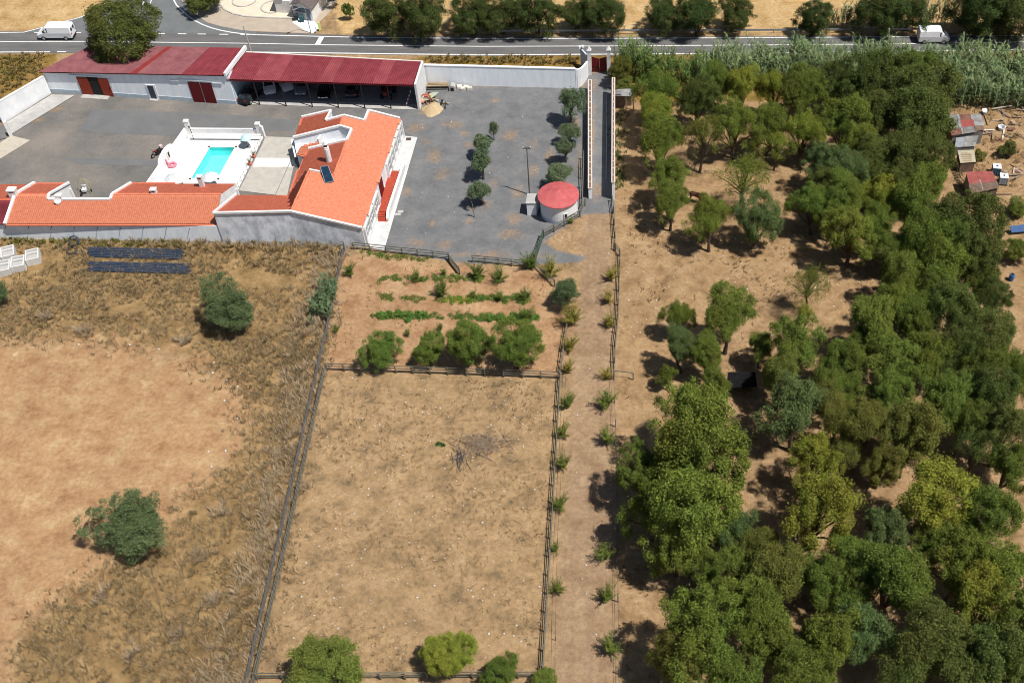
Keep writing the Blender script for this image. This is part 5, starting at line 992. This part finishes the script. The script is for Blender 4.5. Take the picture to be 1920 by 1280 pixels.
for i in range(1): tree_kind('big%d' % i, 80, lo=.1, ncl=300, per=160, rc=.062, leaf=.0095, shell=.85, lob=.25, hole=.08)
def sapling_kind(key, seed):
    rng = np.random.default_rng(seed); mb = MB(); pts = []; nrm = []
    for k in range(34):
        a = rng.uniform(0, 6.28); sp_ = rng.uniform(.08, .5); tip = np.array([math.cos(a)*sp_, math.sin(a)*sp_, rng.uniform(.3, 1.0)]); m_ = tip*np.array([.35, .35, .55])
        mb.tube([(0, 0, 0), tuple(m_), tuple(tip)], [.014, .010, .004], 4, False)
        n_ = 110; u = rng.uniform(.3, 1.05, n_)[:, None]; q_ = np.where(u < .5, m_*u*2, m_+(tip-m_)*(u*2-1)); pts.append(q_+rng.normal(0, .035, (n_, 3))); nrm.append(unit(rng.normal(size=(n_, 3))+np.array([0, 0, .6])))
    V, Fq = leaf_quads(rng, np.concatenate(pts), np.concatenate(nrm), .022, .45); cm = npmesh('crown_'+key, V, Fq, leafm); o = mb.build('stems_'+key, bark); TREES[key] = (cm, o.data); bpy.data.objects.remove(o)
for i in range(4): sapling_kind('sap%d' % i, 90+i)
TONE = {'ash': (.136, .178, .030), 'yel': (.190, .222, .032), 'dark': (.090, .118, .028), 'blue': (.100, .148, .048), 'mid': (.120, .166, .030), 'olive': (.135, .178, .090), 'round': (.104, .160, .030), 'hedge': (.064, .092, .024), 'oleaster': (.100, .140, .058), 'sapg': (.16, .20, .040), 'sapy': (.28, .26, .05), 'olv2': (.136, .150, .032), 'big': (.086, .106, .026)}
rt_ = random.Random(99)
def plant(kind, px_, py_, wpx, tone, label, cat='tree', name='tree', hw=1.1, group=None, cz=.58, base=None):
    """crown centred at the photo position; height = hw x crown width. base: photo pixel where the trunk meets the ground"""
    key = kind if kind in TREES else kind+str(rt_.randrange(sum(1 for k in TREES if k.startswith(kind))))
    z_ = 2.0
    for _ in range(4): w_ = wpx/pxm(px_, py_, z_); h_ = w_*hw; z_ = h_*cz
    b = G(*base) if base else G(px_, py_, z_)
    t = thing(name, label, cat, lift(b, 0), rt_.uniform(0, 6.28), group); t.scale = (w_, w_, h_); cm, tm = TREES[key]
    c_ = link(bpy.data.objects.new('crown' if kind not in ('sap',) else 'foliage', cm)); c_.parent = t; j = rt_.uniform(.85, 1.15); c_.color = (TONE[tone][0]*j*rt_.uniform(.92, 1.08), TONE[tone][1]*j, TONE[tone][2]*j, 1)
    k_ = link(bpy.data.objects.new('trunk' if kind not in ('sap',) else 'stems', tm)); k_.parent = t
    return t
# --- grove: rows from the cane bed down to the bottom edge
A_, Y_, D2, B_, M_, O_ = 'ash', 'yel', 'dark', 'blue', 'mid', 'olv2'
ROWS = [
 ('edging the cane bed', [(1238, 165, 74, A_, M_), (1309, 186, 68, A_, D2), (1345, 150, 62, A_, M_), (1388, 158, 68, A_, Y_), (1446, 164, 64, A_, Y_), (1505, 172, 76, A_, M_), (1560, 155, 70, 'dense', D2), (1619, 152, 82, 'dense', D2), (1665, 132, 84, 'dense', D2), (1717, 122, 64, 'dense', M_), (1728, 168, 104, 'dense', D2)]),
 ('level with the gate shelter', [(1232, 214, 62, A_, Y_), (1381, 228, 74, A_, A_), (1442, 224, 70, A_, A_), (1516, 243, 70, A_, Y_), (1583, 224, 84, A_, A_), (1612, 262, 66, A_, A_), (1652, 208, 78, 'dense', D2), (1690, 205, 70, 'dense', D2), (1736, 222, 104, 'dense', D2)]),
 ('level with the lower lane wall', [(1238, 262, 76, A_, A_), (1315, 254, 74, 'thin', O_), (1456, 270, 52, 'thin', Y_), (1545, 300, 70, A_, B_), (1590, 312, 80, A_, B_), (1640, 300, 78, A_, D2), (1690, 285, 84, A_, D2), (1736, 278, 80, 'dense', D2)]),
 ('level with the grazing horse', [(1248, 322, 76, A_, M_), (1401, 322, 88, 'thin', A_), (1529, 376, 76, A_, M_), (1585, 360, 84, A_, M_), (1640, 366, 76, A_, Y_), (1706, 372, 96, A_, A_), (1556, 340, 66, A_, D2), (1672, 335, 78, A_, D2), (1740, 335, 76, A_, M_)]),
 ('level with the round hut', [(1258, 378, 66, A_, M_), (1333, 408, 78, A_, A_), (1425, 402, 76, 'round', B_), (1601, 424, 92, A_, A_), (1668, 462, 70, A_, M_), (1722, 440, 100, A_, A_), (1772, 416, 84, 'dense', D2), (1826, 416, 110, 'dense', D2), (1640, 420, 76, A_, A_), (1560, 400, 64, A_, M_), (1770, 460, 90, A_, M_)]),
 ('level with the vegetable garden', [(1522, 526, 76, 'thin', O_), (1276, 590, 60, A_, A_), (1365, 590, 98, A_, M_), (1510, 590, 44, 'thin', Y_), (1700, 520, 90, A_, M_), (1772, 500, 110, A_, A_), (1832, 478, 90, A_, D2), (1641, 600, 112, A_, M_), (1722, 600, 96, A_, M_), (1800, 580, 112, A_, D2), (1860, 560, 70, A_, D2), (1755, 555, 90, A_, M_), (1680, 570, 80, A_, A_), (1838, 525, 70, A_, M_)]),
 ('by the round garden trees', [(1279, 645, 74, A_, B_), (1328, 660, 72, A_, M_), (1252, 704, 36, A_, M_), (1428, 648, 60, A_, M_), (1492, 650, 108, A_, M_), (1462, 700, 92, A_, O_), (1346, 716, 56, A_, M_), (1575, 668, 104, A_, M_), (1668, 690, 112, A_, M_), (1740, 672, 100, A_, A_), (1800, 655, 104, A_, D2), (1866, 640, 110, A_, D2), (1910, 690, 100, A_, M_), (1618, 640, 80, A_, M_), (1850, 690, 96, A_, M_)]),
 ('just below the black shelter', [(1296, 776, 128, A_, A_), (1494, 764, 120, A_, B_), (1566, 778, 92, 'thin', O_), (1626, 790, 108, A_, O_), (1708, 790, 126, A_, O_), (1775, 752, 112, A_, M_), (1846, 740, 110, A_, D2), (1884, 800, 110, A_, D2), (1660, 740, 96, A_, M_), (1560, 722, 84, A_, M_), (1810, 790, 90, A_, M_)]),
 ('level with the brush pile', [(1206, 880, 92, A_, M_), (1306, 852, 168, A_, A_), (1525, 862, 104, A_, Y_), (1584, 836, 70, 'thin', O_), (1833, 845, 84, 'thin', D2), (1262, 900, 110, A_, A_), (1655, 860, 84, A_, O_), (1890, 870, 96, A_, M_), (1700, 850, 70, 'thin', O_)]),
 ('level with the lone left bush', [(1222, 950, 96, A_, A_), (1312, 942, 162, A_, A_), (1368, 992, 100, A_, B_), (1270, 1010, 108, A_, A_), (1532, 938, 152, A_, Y_), (1652, 985, 102, A_, B_), (1756, 926, 150, A_, Y_), (1868, 955, 112, A_, M_), (1420, 1020, 96, A_, O_), (1810, 985, 80, A_, M_)]),
 ('second from the bottom edge', [(1346, 1066, 96, A_, M_), (1456, 1072, 140, A_, O_), (1606, 1050, 112, A_, M_), (1690, 1082, 150, A_, M_), (1608, 1112, 100, A_, M_), (1800, 1056, 120, A_, A_), (1880, 1060, 124, A_, A_), (1530, 1080, 110, A_, M_), (1396, 1120, 110, A_, A_), (1750, 1020, 90, A_, M_)]),
 ('along the bottom edge', [(1262, 1236, 112, A_, O_), (1316, 1188, 152, A_, A_), (1440, 1182, 146, A_, A_), (1548, 1200, 140, A_, A_), (1500, 1280, 130, A_, M_), (1376, 1290, 120, A_, M_), (1744, 1216, 150, A_, D2), (1836, 1118, 150, A_, Y_), (1858, 1224, 160, A_, D2), (1806, 1280, 140, A_, D2), (1920, 1160, 150, A_, M_), (1630, 1180, 120, A_, B_), (1680, 1262, 110, 'thin', D2), (1905, 1250, 130, A_, M_)]),
]
LOOK = {A_: 'mid green', Y_: 'yellow green', D2: 'dark green', B_: 'blue green', M_: 'leafy green', O_: 'olive green'}
for nm, row in ROWS:
    row = sorted(row, key=lambda q_: q_[0])
    for i, (x_, y_, w_, k_, tn) in enumerate(row):
        sparse = 'thin ' if k_ == 'thin' else ''
        plant(k_, x_, y_, w_*(1.46 if y_ < 300 else 1.34 if y_ < 500 else 1.34 if x_ < 1420 else 1.27), tn, f'{sparse}{LOOK[tn]} tree, {ORD[i]} from left in grove row {nm}', hw=(1.32 if y_ < 700 else 1.4) if k_ != 'dense' else 1.15, group='grove trees', cz=.62)
# --- roadside trees and the tree behind the barn
for i, (x_, y_, w_) in enumerate([(722, 26, 84), (794, 22, 96), (884, 26, 82), (940, 24, 84), (1005, 22, 88), (1082, 30, 62), (1134, 22, 84), (1248, 28, 72), (1304, 24, 84), (1382, 26, 70), (1526, 34, 72), (1650, 22, 96), (1706, 18, 84), (1838, 16, 110), (1905, 18, 110)]):
    plant('hedge', x_, y_-4, w_*1.2, 'hedge', f'dense dark roadside tree, {ORD[i]} from the left beyond the road', hw=.95, group='roadside trees', cz=.52, name='roadside_tree')
plant('big', 222, 46, 160, 'big', 'large round dark tree behind the long barn beside the junction', hw=1.02, cz=.66)
plant('round', 650, 14, 24, 'round', 'young slim tree on bare ground right of the roadside hut', hw=1.7, cz=.62, base=(656, 38)); plant('dense', 382, -4, 90, 'dark', 'dark shrub at the top edge beside the side road', 'shrub', 'shrub', hw=.6, cz=.5); plant('dense', 600, -30, 80, 'dark', 'dark tree above the top edge behind the roadside hut', hw=.9)
plant('round', 1162, 132, 54, 'olv2', 'bushy yellow green tree beside the right gate pillar', hw=1.2, cz=.52); plant('round', 1172, 156, 44, 'olv2', 'low bushy shrub between the gate shelter and the pillar', 'shrub', 'shrub', hw=.9)
# --- yard olives
for x_, y_, w_, hw, lb in ((1067, 192, 46, 1.5, 'tallest olive tree beside the lane wall, nearest the white wall'), (1066, 247, 36, 1.1, 'second olive tree from the white wall beside the lane wall'), (1060, 280, 36, 1.15, 'third olive tree from the white wall beside the lane wall'), (1049, 324, 46, 1.0, 'olive tree just behind the pink cone roof'), (924, 241, 17, 2.2, 'thin upright young olive at the far end of the yard row'), (902, 273, 38, 1.15, 'olive tree in the yard row, next after the thin one'), (903, 308, 42, 1.15, 'olive tree with visible forked trunk in the middle of the yard row'), (901, 358, 40, 1.1, 'rounded olive tree at the near end of the yard row')):
    plant('olive', x_, y_, w_*1.22, 'olive', lb, hw=hw, group='yard olives', cz=.6, name='olive_tree')
q_ = G(890, 407); t = thing('dead_tree', 'small bare leafless tree at the near end of the yard row', 'tree', q_); mb = MB(); mb.tube([q_, q_+Vector((-.05, .05, 1.0))], [.09, .06])
for a_, b_, c_ in ((-.7, .2, 1.7), (.3, .1, 1.6), (-.4, -.3, 1.9), (-.2, .4, 2.2), (-.9, .1, 1.4)): mb.tube([q_+Vector((-.05, .05, .95)), q_+Vector((a_*.5, b_*.5, (c_+1)/2)), q_+Vector((a_, b_, c_))], [.05, .035, .015], 5)
mb.build('trunk', deadwood, t)
# --- garden and field plants
for x_, y_, w_, lb in ((712, 655, 78, 'round dense tree at the left end of the four in the garden'), (805, 656, 64, 'narrow round tree, second of the four in the garden'), (875, 643, 94, 'broad round tree, third of the four in the garden'), (970, 645, 98, 'loose broad tree at the right end of the four in the garden')): plant('round', x_, y_-3, w_*1.12, 'round' if x_ < 900 else 'mid', lb, hw=1.05, group='garden trees', cz=.55, name='garden_tree')
plant('olive', 1058, 546, 62, 'oleaster', 'blue green round tree at the garden corner beside the lane', hw=1.0, cz=.58)
plant('shrub', 428, 582, 128, 'oleaster', 'large blue green bush standing in the tall dry grass', 'bush', 'bush', hw=.85, cz=.42); plant('shrub', 246, 982, 166, 'oleaster', 'large blue green bush on the edge of the bare field', 'bush', 'bush', hw=.75, cz=.42); plant('shrub', -8, 548, 60, 'oleaster', 'blue green bush cut by the left edge of the picture', 'bush', 'bush', hw=.9, cz=.42)
plant('round', 606, 1246, 176, 'sapg', 'broad bright green tree at the bottom edge left of the paddock', hw=.8, cz=.6); plant('round', 838, 1222, 116, 'yel', 'yellow green tree at the bottom edge in the paddock middle', hw=.95, cz=.6); plant('round', 938, 1256, 88, 'mid', 'small green tree at the bottom edge beside the yellow green one', hw=.95, cz=.6); plant('round', 1022, 1274, 60, 'mid', 'small tree at the bottom edge beside the lane fence', hw=.9, cz=.6)
GS = [(832, 510, 16, 'slim sapling in the top garden row near the gate'), (893, 507, 38, 'bushy shrub just inside the garden gateway'), (935, 515, 34, 'shrub in the top garden row right of the gateway'), (827, 541, 38, 'leafy shrub in the second garden row left of middle'), (887, 551, 20, 'small sapling in the middle of the second garden row'), (937, 554, 24, 'shrub in the second garden row right of middle'), (985, 551, 28, 'shrub at the right end of the second garden row'), (992, 489, 40, 'spreading shrub at the corner of the short garden fence'), (987, 588, 34, 'dark shrub at the right end of the third garden row'), (825, 614, 18, 'sapling behind the narrow round garden tree'), (764, 624, 16, 'tiny sapling between the first two round garden trees'), (654, 505, 28, 'dark narrow shrub at the left garden corner'), (780, 517, 26, 'straggly plant in the top garden row left of the sapling'), (630, 616, 18, 'small weed shrub by the netting fence beside the garden')]
for x_, y_, w_, lb in GS: plant('sap', x_, y_, w_*1.15, 'round', lb, 'shrub', 'garden_shrub', hw=.9, group='garden shrubs', cz=.5)
LS = [(1032, 501, 42, 'sapy', 'yellowing bush beside the diagonal garden fence'), (1074, 592, 46, 'sapy', 'tall yellow green bush by the lane, below the blue green tree'), (1068, 643, 36, 'sapy', 'yellow green bush by the lane level with the round garden trees'), (1064, 688, 34, 'sapy', 'yellowish bush by the lane at the paddock corner')]
LS += [(x_, y_, w_, 'sapg', f'sapling in the left lane row, {ORD[i]} below the paddock corner') for i, (x_, y_, w_) in enumerate([(1062, 752, 32), (1057, 807, 30), (1055, 865, 30), (1052, 942, 36), (1045, 1026, 26), (1045, 1100, 38)])]
LS += [(x_, y_, w_, 'sapy' if i < 4 else 'sapg', f'sapling in the right lane row, {ORD[i]} down from the yard') for i, (x_, y_, w_) in enumerate([(1143, 514, 26), (1140, 556, 28), (1140, 600, 32), (1134, 700, 24), (1137, 748, 38), (1135, 818, 36), (1136, 1036, 44), (1138, 1115, 52), (1142, 1210, 50)])]
for x_, y_, w_, tn, lb in LS: plant('sap', x_+rt_.uniform(-3, 3), y_, w_*rt_.uniform(.95, 1.4), tn, lb, 'sapling', 'sapling', hw=.95, group='lane saplings', cz=.5)
plant('sap', 1070, 412, 18, 'sapg', 'small green shrub on the fence by the pink-roofed hut', 'shrub', 'shrub', hw=.9); plant('shrub', 1892, 276, 44, 'dark', 'dark bush among the scrap right of the tin shed', 'bush', 'bush', hw=.8); plant('shrub', 1836, 288, 30, 'olv2', 'grey green bush beside the canvas hut', 'bush', 'bush', hw=.8); plant('shrub', 1908, 388, 50, 'mid', 'green bush below the scrap at the right edge', 'bush', 'bush', hw=.7); plant('shrub', 1908, 462, 66, 'sapg', 'bright green leafy thicket at the right edge by the tarpaulin', 'bush', 'bush', hw=.9)
# ------------------------------------------------------------------ uncountable growth
def scatter(rng, poly_px, dens, fuzz=.35):
    P_ = np.array([tuple(G(x_, y_))[:2] for x_, y_ in poly_px]); lo, hi = P_.min(0), P_.max(0); n_ = int(dens*(hi-lo).prod()); q_ = rng.uniform(lo, hi, (n_, 2)); q_ = q_[inside(q_, P_.tolist())]; return q_+rng.normal(0, fuzz, q_.shape)
def blades(name, base, rng, per, h, w, spread, m, col, label, cat, lean=.5, mult=None):
    """tufts of tapering blades bent outward from each base point"""
    k = len(base)*per; b = np.repeat(base, per, 0); hh = h*rng.uniform(.5, 1.3, k)*np.repeat(rng.uniform(.6, 1.3, len(base)), per)
    a = rng.uniform(0, 6.28, k); dr = np.stack([np.cos(a), np.sin(a)], 1); r0 = rng.uniform(0, spread, k)[:, None]; p0 = b+dr*r0; ln = (lean*hh*rng.uniform(.3, 1.2, k))[:, None]
    sd = np.stack([-np.sin(a), np.cos(a)], 1)*w/2; z_ = lambda q_, zz: np.c_[q_, zz]
    V = np.stack([z_(p0-sd, 0*hh), z_(p0+sd, 0*hh), z_(p0+dr*ln*.45+sd*.8, hh*.6), z_(p0+dr*ln*.45-sd*.8, hh*.6), z_(p0+dr*ln, hh*.95)], 1).reshape(-1, 3)
    i5 = np.arange(k)[:, None]*5; F1 = np.c_[i5, i5+1, i5+2, i5+3]; F2 = np.c_[i5+3, i5+2, i5+4, i5+4]
    tri = np.concatenate([F1[:, [0, 1, 2]], F1[:, [0, 2, 3]], F2[:, :3]]); o = link(bpy.data.objects.new(name, npmesh(name, V, tri, m))); o.color = col; return tag(o, label, cat, kind='stuff')
rg = np.random.default_rng(5)
WEED = ZONES['weeds'][0]
def thin(p_, k, sc=.25, seed=0):      # patchy cover
    r_ = np.random.default_rng(seed); w_ = r_.normal(0, sc*2, (6, 2)); ph = r_.uniform(0, 6.28, 6); v_ = np.mean(np.cos(p_@w_.T+ph), 1); return p_[v_ > k]
blades('dry_grass', thin(scatter(rg, WEED, 6.5, 1.3), -.25, .3, 1), rg, 12, .36, .05, .3, drym, (0.344, 0.258, 0.142, 1), 'tall straw coloured dry grass covering the left field', 'grass')
blades('brown_grass', thin(scatter(rg, WEED, 4.0, 1.3), .02, .22, 2), rg, 12, .34, .05, .3, drym, (0.215, 0.163, 0.086, 1), 'brown olive dry grass patches in the left field', 'grass')
strip = [(640, 470), (628, 560), (600, 700), (470, 1275), (455, 1340), (330, 1340), (400, 1200), (470, 1000), (505, 860), (530, 720), (560, 600), (600, 480)]
blades('dead_weeds', thin(scatter(rg, strip, 6.5, .8), -.3, .5, 3), rg, 14, .6, .045, .30, drym, (0.42, 0.322, 0.205, 1), 'grey brown dead weeds along the netting fence', 'weeds', .75)
blades('dead_weed_shadows', thin(scatter(rg, strip, 3.0), -.1, .5, 4), rg, 12, .45, .05, .3, drym, (0.20, 0.145, 0.080, 1), 'dark blades standing in for shade among dead weeds along the netting fence', 'weeds', .8)  # darker second layer of blades imitates shadow between the weeds
for i, (x_, y_) in enumerate(((190, 1120), (380, 1040), (400, 1130), (250, 1230), (330, 1190), (420, 960), (160, 620), (90, 600), (350, 640))):
    c_ = G(x_, y_); blades('dry_bush', np.array([[c_.x, c_.y]])+rg.normal(0, .45, (7, 2)), rg, 26, .75, .045, .15, drym, (0.36, 0.275, 0.18, 1), 'bleached dry thistle clump in the left field', 'weeds', .9)
blades('green_weeds', scatter(rg, [(0, 446), (170, 450), (340, 452), (345, 468), (150, 462), (0, 458)], 5), rg, 14, .5, .07, .2, drym, (0.172, 0.172, 0.043, 1), 'green and yellow weeds along the foot of the wing wall', 'weeds')
blades('tall_wall_grass', scatter(rg, [(170, 452), (640, 462), (636, 476), (350, 470)], 4), rg, 14, .8, .06, .25, drym, (0.292, 0.215, 0.112, 1), 'tall dry grass along the foot of the grey wall', 'grass')
blades('verge_grass', np.concatenate([scatter(rg, [(800, 108), (1090, 108), (1085, 122), (800, 120)], 6), scatter(rg, [(1190, 106), (1500, 104), (1480, 130), (1190, 128)], 4), scatter(rg, [(0, 104), (90, 103), (80, 140), (0, 178)], 5)]), rg, 12, .42, .07, .2, drym, (0.232, 0.172, 0.069, 1), 'dry olive grass on the road verges', 'grass')
blades('verge_green', np.concatenate([scatter(rg, [(830, 108), (1080, 110), (1075, 118), (830, 117)], 2.5), scatter(rg, [(0, 110), (80, 108), (40, 150), (0, 160)], 3)]), rg, 12, .4, .07, .2, drym, (0.138, 0.138, 0.034, 1), 'green grass among the dry road verges', 'grass')
PAD = [(618, 700), (1044, 714), (1012, 1268), (492, 1268)]
blades('paddock_tufts', thin(scatter(rg, PAD, 3.5), .0, .2, 6), rg, 9, .13, .045, .25, drym, (0.206, 0.155, 0.086, 1), 'low olive brown tufts in the dry paddock', 'grass'); blades('paddock_straw', thin(scatter(rg, PAD, 2.0), -.1, .3, 7), rg, 9, .14, .06, .25, drym, (0.344, 0.249, 0.133, 1), 'short pale straw in the dry paddock', 'grass')
CLR = [(1165, 430), (1500, 470), (1640, 520), (1560, 600), (1400, 560), (1250, 560), (1170, 700)]
blades('clearing_tufts', thin(scatter(rg, CLR, 1.6), .1, .25, 8), rg, 9, .18, .06, .25, drym, (0.163, 0.112, 0.060, 1), 'low dry tufts in the grove clearing', 'grass')
blades('grove_litter', thin(scatter(rg, [(1170, 200), (1780, 200), (1900, 600), (1900, 1300), (1170, 1300)], 1.0), .05, .25, 9), rg, 9, .16, .07, .25, drym, (0.224, 0.159, 0.082, 1), 'dry grass and leaf litter under the grove', 'grass')
blades('garden_weeds', thin(scatter(rg, ZONES['garden'][0], 1.2), .2, .4, 10), rg, 8, .12, .05, .2, drym, (0.129, 0.120, 0.043, 1), 'small weeds on the bare garden soil', 'weeds')
blades('wall_weeds', scatter(rg, [(1150, 210), (1168, 210), (1170, 360), (1152, 360)], 5), rg, 12, .45, .07, .25, drym, (0.095, 0.138, 0.039, 1), 'green weeds along the grove side of the lane wall', 'weeds')
blades('yard_scrub', thin(scatter(rg, [(1770, 200), (1920, 196), (1920, 420), (1800, 400)], 4), -.1, .5, 15), rg, 9, .2, .06, .3, drym, (.22, .16, .08, 1), 'dry scrub around the tin sheds', 'grass')
blades('bare_straw', thin(scatter(rg, ZONES['bare'][0][:], .9), .05, .2, 12), rg, 8, .1, .06, .3, drym, (0.378, 0.284, 0.155, 1), 'thin straw stubble on the bare left field', 'grass')
# vegetable rows and cane
def leafmass(name, pts, rng, n_, h, r_, size, col, label, cat):
    k = len(pts)*n_; b = np.repeat(np.c_[pts, np.zeros(len(pts))], n_, 0); e = rng.normal(size=(k, 3)); e[:, 2] = np.abs(e[:, 2]); e = unit(e); p_ = b+e*np.array([r_, r_, h])*rng.uniform(.3, 1, (k, 1)); V, Fq = leaf_quads(rng, p_, unit(e*.5+np.array([0, 0, .7])+rng.normal(0, .4, (k, 3))), size); o = link(bpy.data.objects.new(name, npmesh(name, V, Fq, leafm))); o.color = col; return tag(o, label, cat, kind='stuff')
def rowpts(rng, a, b, n_, j): A2, B2 = G(*a), G(*b); u = rng.random(n_); return np.stack([A2.x+(B2.x-A2.x)*u, A2.y+(B2.y-A2.y)*u], 1)+rng.normal(0, j, (n_, 2))
for a, b, n_, h, sz, col, lb in (((702, 592), (800, 591), 70, .6, .11, (.085, .16, .03, 1), 'leafy green crop at the left of the third garden row'), ((800, 593), (905, 594), 30, .3, .08, (.09, .14, .03, 1), 'sparse crop in the middle of the third garden row'), ((905, 596), (1008, 596), 75, .55, .11, (.085, .165, .03, 1), 'leafy green crop at the right of the third garden row'),
    ((842, 561), (884, 561), 26, .4, .1, (.15, .22, .03, 1), 'bright green crop in the second garden row'), ((890, 560), (990, 560), 44, .4, .09, (.10, .16, .03, 1), 'low green crop at the right of the second garden row'), ((705, 557), (842, 559), 44, .22, .07, (.11, .14, .03, 1), 'thin weedy line of the second garden row'),
    ((705, 524), (850, 521), 50, .3, .08, (.11, .15, .035, 1), 'weedy green line of the top garden row'), ((850, 520), (905, 524), 22, .4, .09, (.11, .17, .03, 1), 'leafy patch in the top garden row below the gateway'), ((670, 474), (800, 486), 34, .3, .08, (.12, .155, .03, 1), 'green weeds at the foot of the dark house fence')):
    leafmass('vegetable_row', rowpts(rg, a, b, n_, .28), rg, 42, h, .42, sz, col, lb, 'vegetables')
leafmass('brush_greens', rowpts(rg, (824, 838), (834, 832), 4, .2), rg, 40, .35, .3, .09, (.06, .11, .03, 1), 'small green weed beside the brush pile', 'weeds')
def cane(name, label, poly_px, dens, h, col):
    """giant cane: tall stalks with long drooping leaves"""
    p_ = scatter(rg, poly_px, dens); k = len(p_); hh = h*rg.uniform(.7, 1.15, k)*(1+.16*np.sin(p_[:, 0]*.55+1)+.12*np.sin(p_[:, 0]*1.3+p_[:, 1]*.7)); ln = rg.normal(0, .1, (k, 2))*hh[:, None]; nb = 11; V = []; n_ = k*nb
    b = np.repeat(p_, nb, 0); H = np.repeat(hh, nb); f = np.tile(np.linspace(.3, 1.0, nb), k)*rg.uniform(.93, 1.04, n_); L = np.repeat(ln, nb, 0); o3 = np.c_[b+L*f[:, None]**2, H*f]
    a = rg.uniform(0, 6.28, n_); dr = np.stack([np.cos(a), np.sin(a)], 1); sd = np.c_[np.stack([-np.sin(a), np.cos(a)], 1)*.075, 0*a]; le = rg.uniform(.5, .95, n_)[:, None]
    m1 = o3+np.c_[dr*le*.3, .5*le[:, 0]]; m2 = o3+np.c_[dr*le*.75, .75*le[:, 0]-.1]
    V = np.stack([o3-sd*.5, o3+sd*.5, m1+sd, m2, m1-sd], 1).reshape(-1, 3); i5 = np.arange(n_)[:, None]*5; tri = np.concatenate([np.c_[i5, i5+1, i5+2], np.c_[i5, i5+2, i5+4], np.c_[i5+4, i5+2, i5+3]])
    s4 = np.array([[-.02, 0], [.02, 0]]); SV = np.stack([np.c_[p_+s4[0], 0*hh], np.c_[p_+s4[1], 0*hh], np.c_[p_+ln+s4[1]*.5, hh], np.c_[p_+ln+s4[0]*.5, hh]], 1).reshape(-1, 3)+0; j4 = np.arange(k)[:, None]*4+len(V); tri = np.concatenate([tri, np.c_[j4, j4+1, j4+2], np.c_[j4, j4+2, j4+3]])
    o = link(bpy.data.objects.new(name, npmesh(name, np.concatenate([V, SV]), tri, leafm))); o.color = col; return tag(o, label, 'cane', kind='stuff')
cane('cane_bed', 'tall green cane bed between the road and the grove', [(1310, 130), (1380, 120), (1420, 113), (1500, 114), (1560, 118), (1640, 116), (1700, 120), (1780, 122), (1850, 118), (1960, 124), (1960, 205), (1830, 206), (1760, 200), (1700, 170), (1500, 160), (1300, 160)], 6.0, 3.5, (.175, .235, .105, 1))
cane('cane_bed', 'cane clump behind the right gate pillar', [(1158, 126), (1195, 124), (1230, 140), (1320, 146), (1320, 165), (1180, 160)], 6, 4.2, (.125, .19, .05, 1))
cane('cane_bed', 'pale cane clump between dark roadside trees', [(1555, 58), (1620, 58), (1625, 50), (1560, 50)], 7, 3.6, (.13, .175, .08, 1)); cane('cane_bed', 'cane clump behind the right-hand van', [(1730, 56), (1830, 56), (1830, 46), (1735, 46)], 7, 4.2, (.13, .19, .07, 1)); cane('cane_bed', 'short cane tuft left of the netting fence', [(588, 606), (622, 604), (636, 545), (618, 535), (598, 560)], 6, 1.5, (.12, .17, .08, 1))
# stones and litter, brush pile
def stones(name, pts, rng, s0, m_, label):
    V = []; k = len(pts); base = np.array([[1, 0, 0], [-1, 0, 0], [0, 1, 0], [0, -1, 0], [0, 0, .8], [0, 0, -.3]]); sz = s0*rng.uniform(.5, 1.5, (k, 1, 1)); V = base[None]*sz*rng.uniform(.6, 1.3, (k, 6, 1)); V[:, :, :2] += pts[:, None, :]; tri = np.array([[0, 2, 4], [2, 1, 4], [1, 3, 4], [3, 0, 4], [2, 0, 5], [1, 2, 5], [3, 1, 5], [0, 3, 5]]); Fq = (np.arange(k)[:, None, None]*6+tri[None]).reshape(-1, 3); o = link(bpy.data.objects.new(name, npmesh(name, V.reshape(-1, 3), Fq, m_))); return tag(o, label, 'stones', kind='stuff')
stones('scattered_stones', np.concatenate([scatter(rg, PAD, .35), scatter(rg, CLR, .45), scatter(rg, [(800, 210), (1090, 200), (1080, 380), (740, 470)], .05), scatter(rg, ZONES['lane'][0], .1)]), rg, .10, stonewhite, 'pale stones scattered over the dry ground')
stones('litter', np.concatenate([scatter(rg, [(330, 650), (460, 700), (480, 790), (400, 900), (380, 880), (450, 770), (330, 670)], .25), scatter(rg, [(50, 630), (330, 650), (330, 662), (50, 642)], .12)]), rg, .13, whiteplastic, 'white litter scraps along the edge of the bare field')
bpile = thing('brush_pile', 'heap of dry cut branches in the middle of the paddock', 'brush pile', G(890, 850)); random.seed(8); q_ = MB(); q2 = MB()
for k in range(420):
    c_ = G(random.gauss(908, 22), random.gauss(830, 11), random.uniform(.05, .6)); d_ = Vector((random.uniform(-1, 1), random.uniform(-1, 1), random.uniform(-.25, .35)))*random.uniform(.4, 1.1); q_.tube([c_-d_*.5, c_+d_*.1+Vector((0, 0, .08)), c_+d_*.5], [.034, .026, .012], 4, False)
for k in range(55):
    c_ = G(random.gauss(861, 6), random.gauss(862, 9), random.uniform(.05, .3)); d_ = Vector((random.uniform(-.25, .35), random.uniform(-1, -.4), random.uniform(-.1, .2)))*random.uniform(.6, 1.1); q2.tube([c_-d_*.5, c_+d_*.5], [.028, .012], 4, False)
tag(q_.build('branches', deadwood, bpile), kind='stuff'); tag(q2.build('dark_twigs', mat('dark_grey_twig', (.045, .05, .065, 1), (.08, .08, .09, 1)), bpile), kind='stuff')
for a_, b_ in (((894, 848), (923, 863)), ((852, 860), (875, 847)), ((876, 866), (884, 880))): MB().tube([G(*a_, .15), G(*b_, .08)], [.07, .05], 7).build('log', deadwood, bpile)
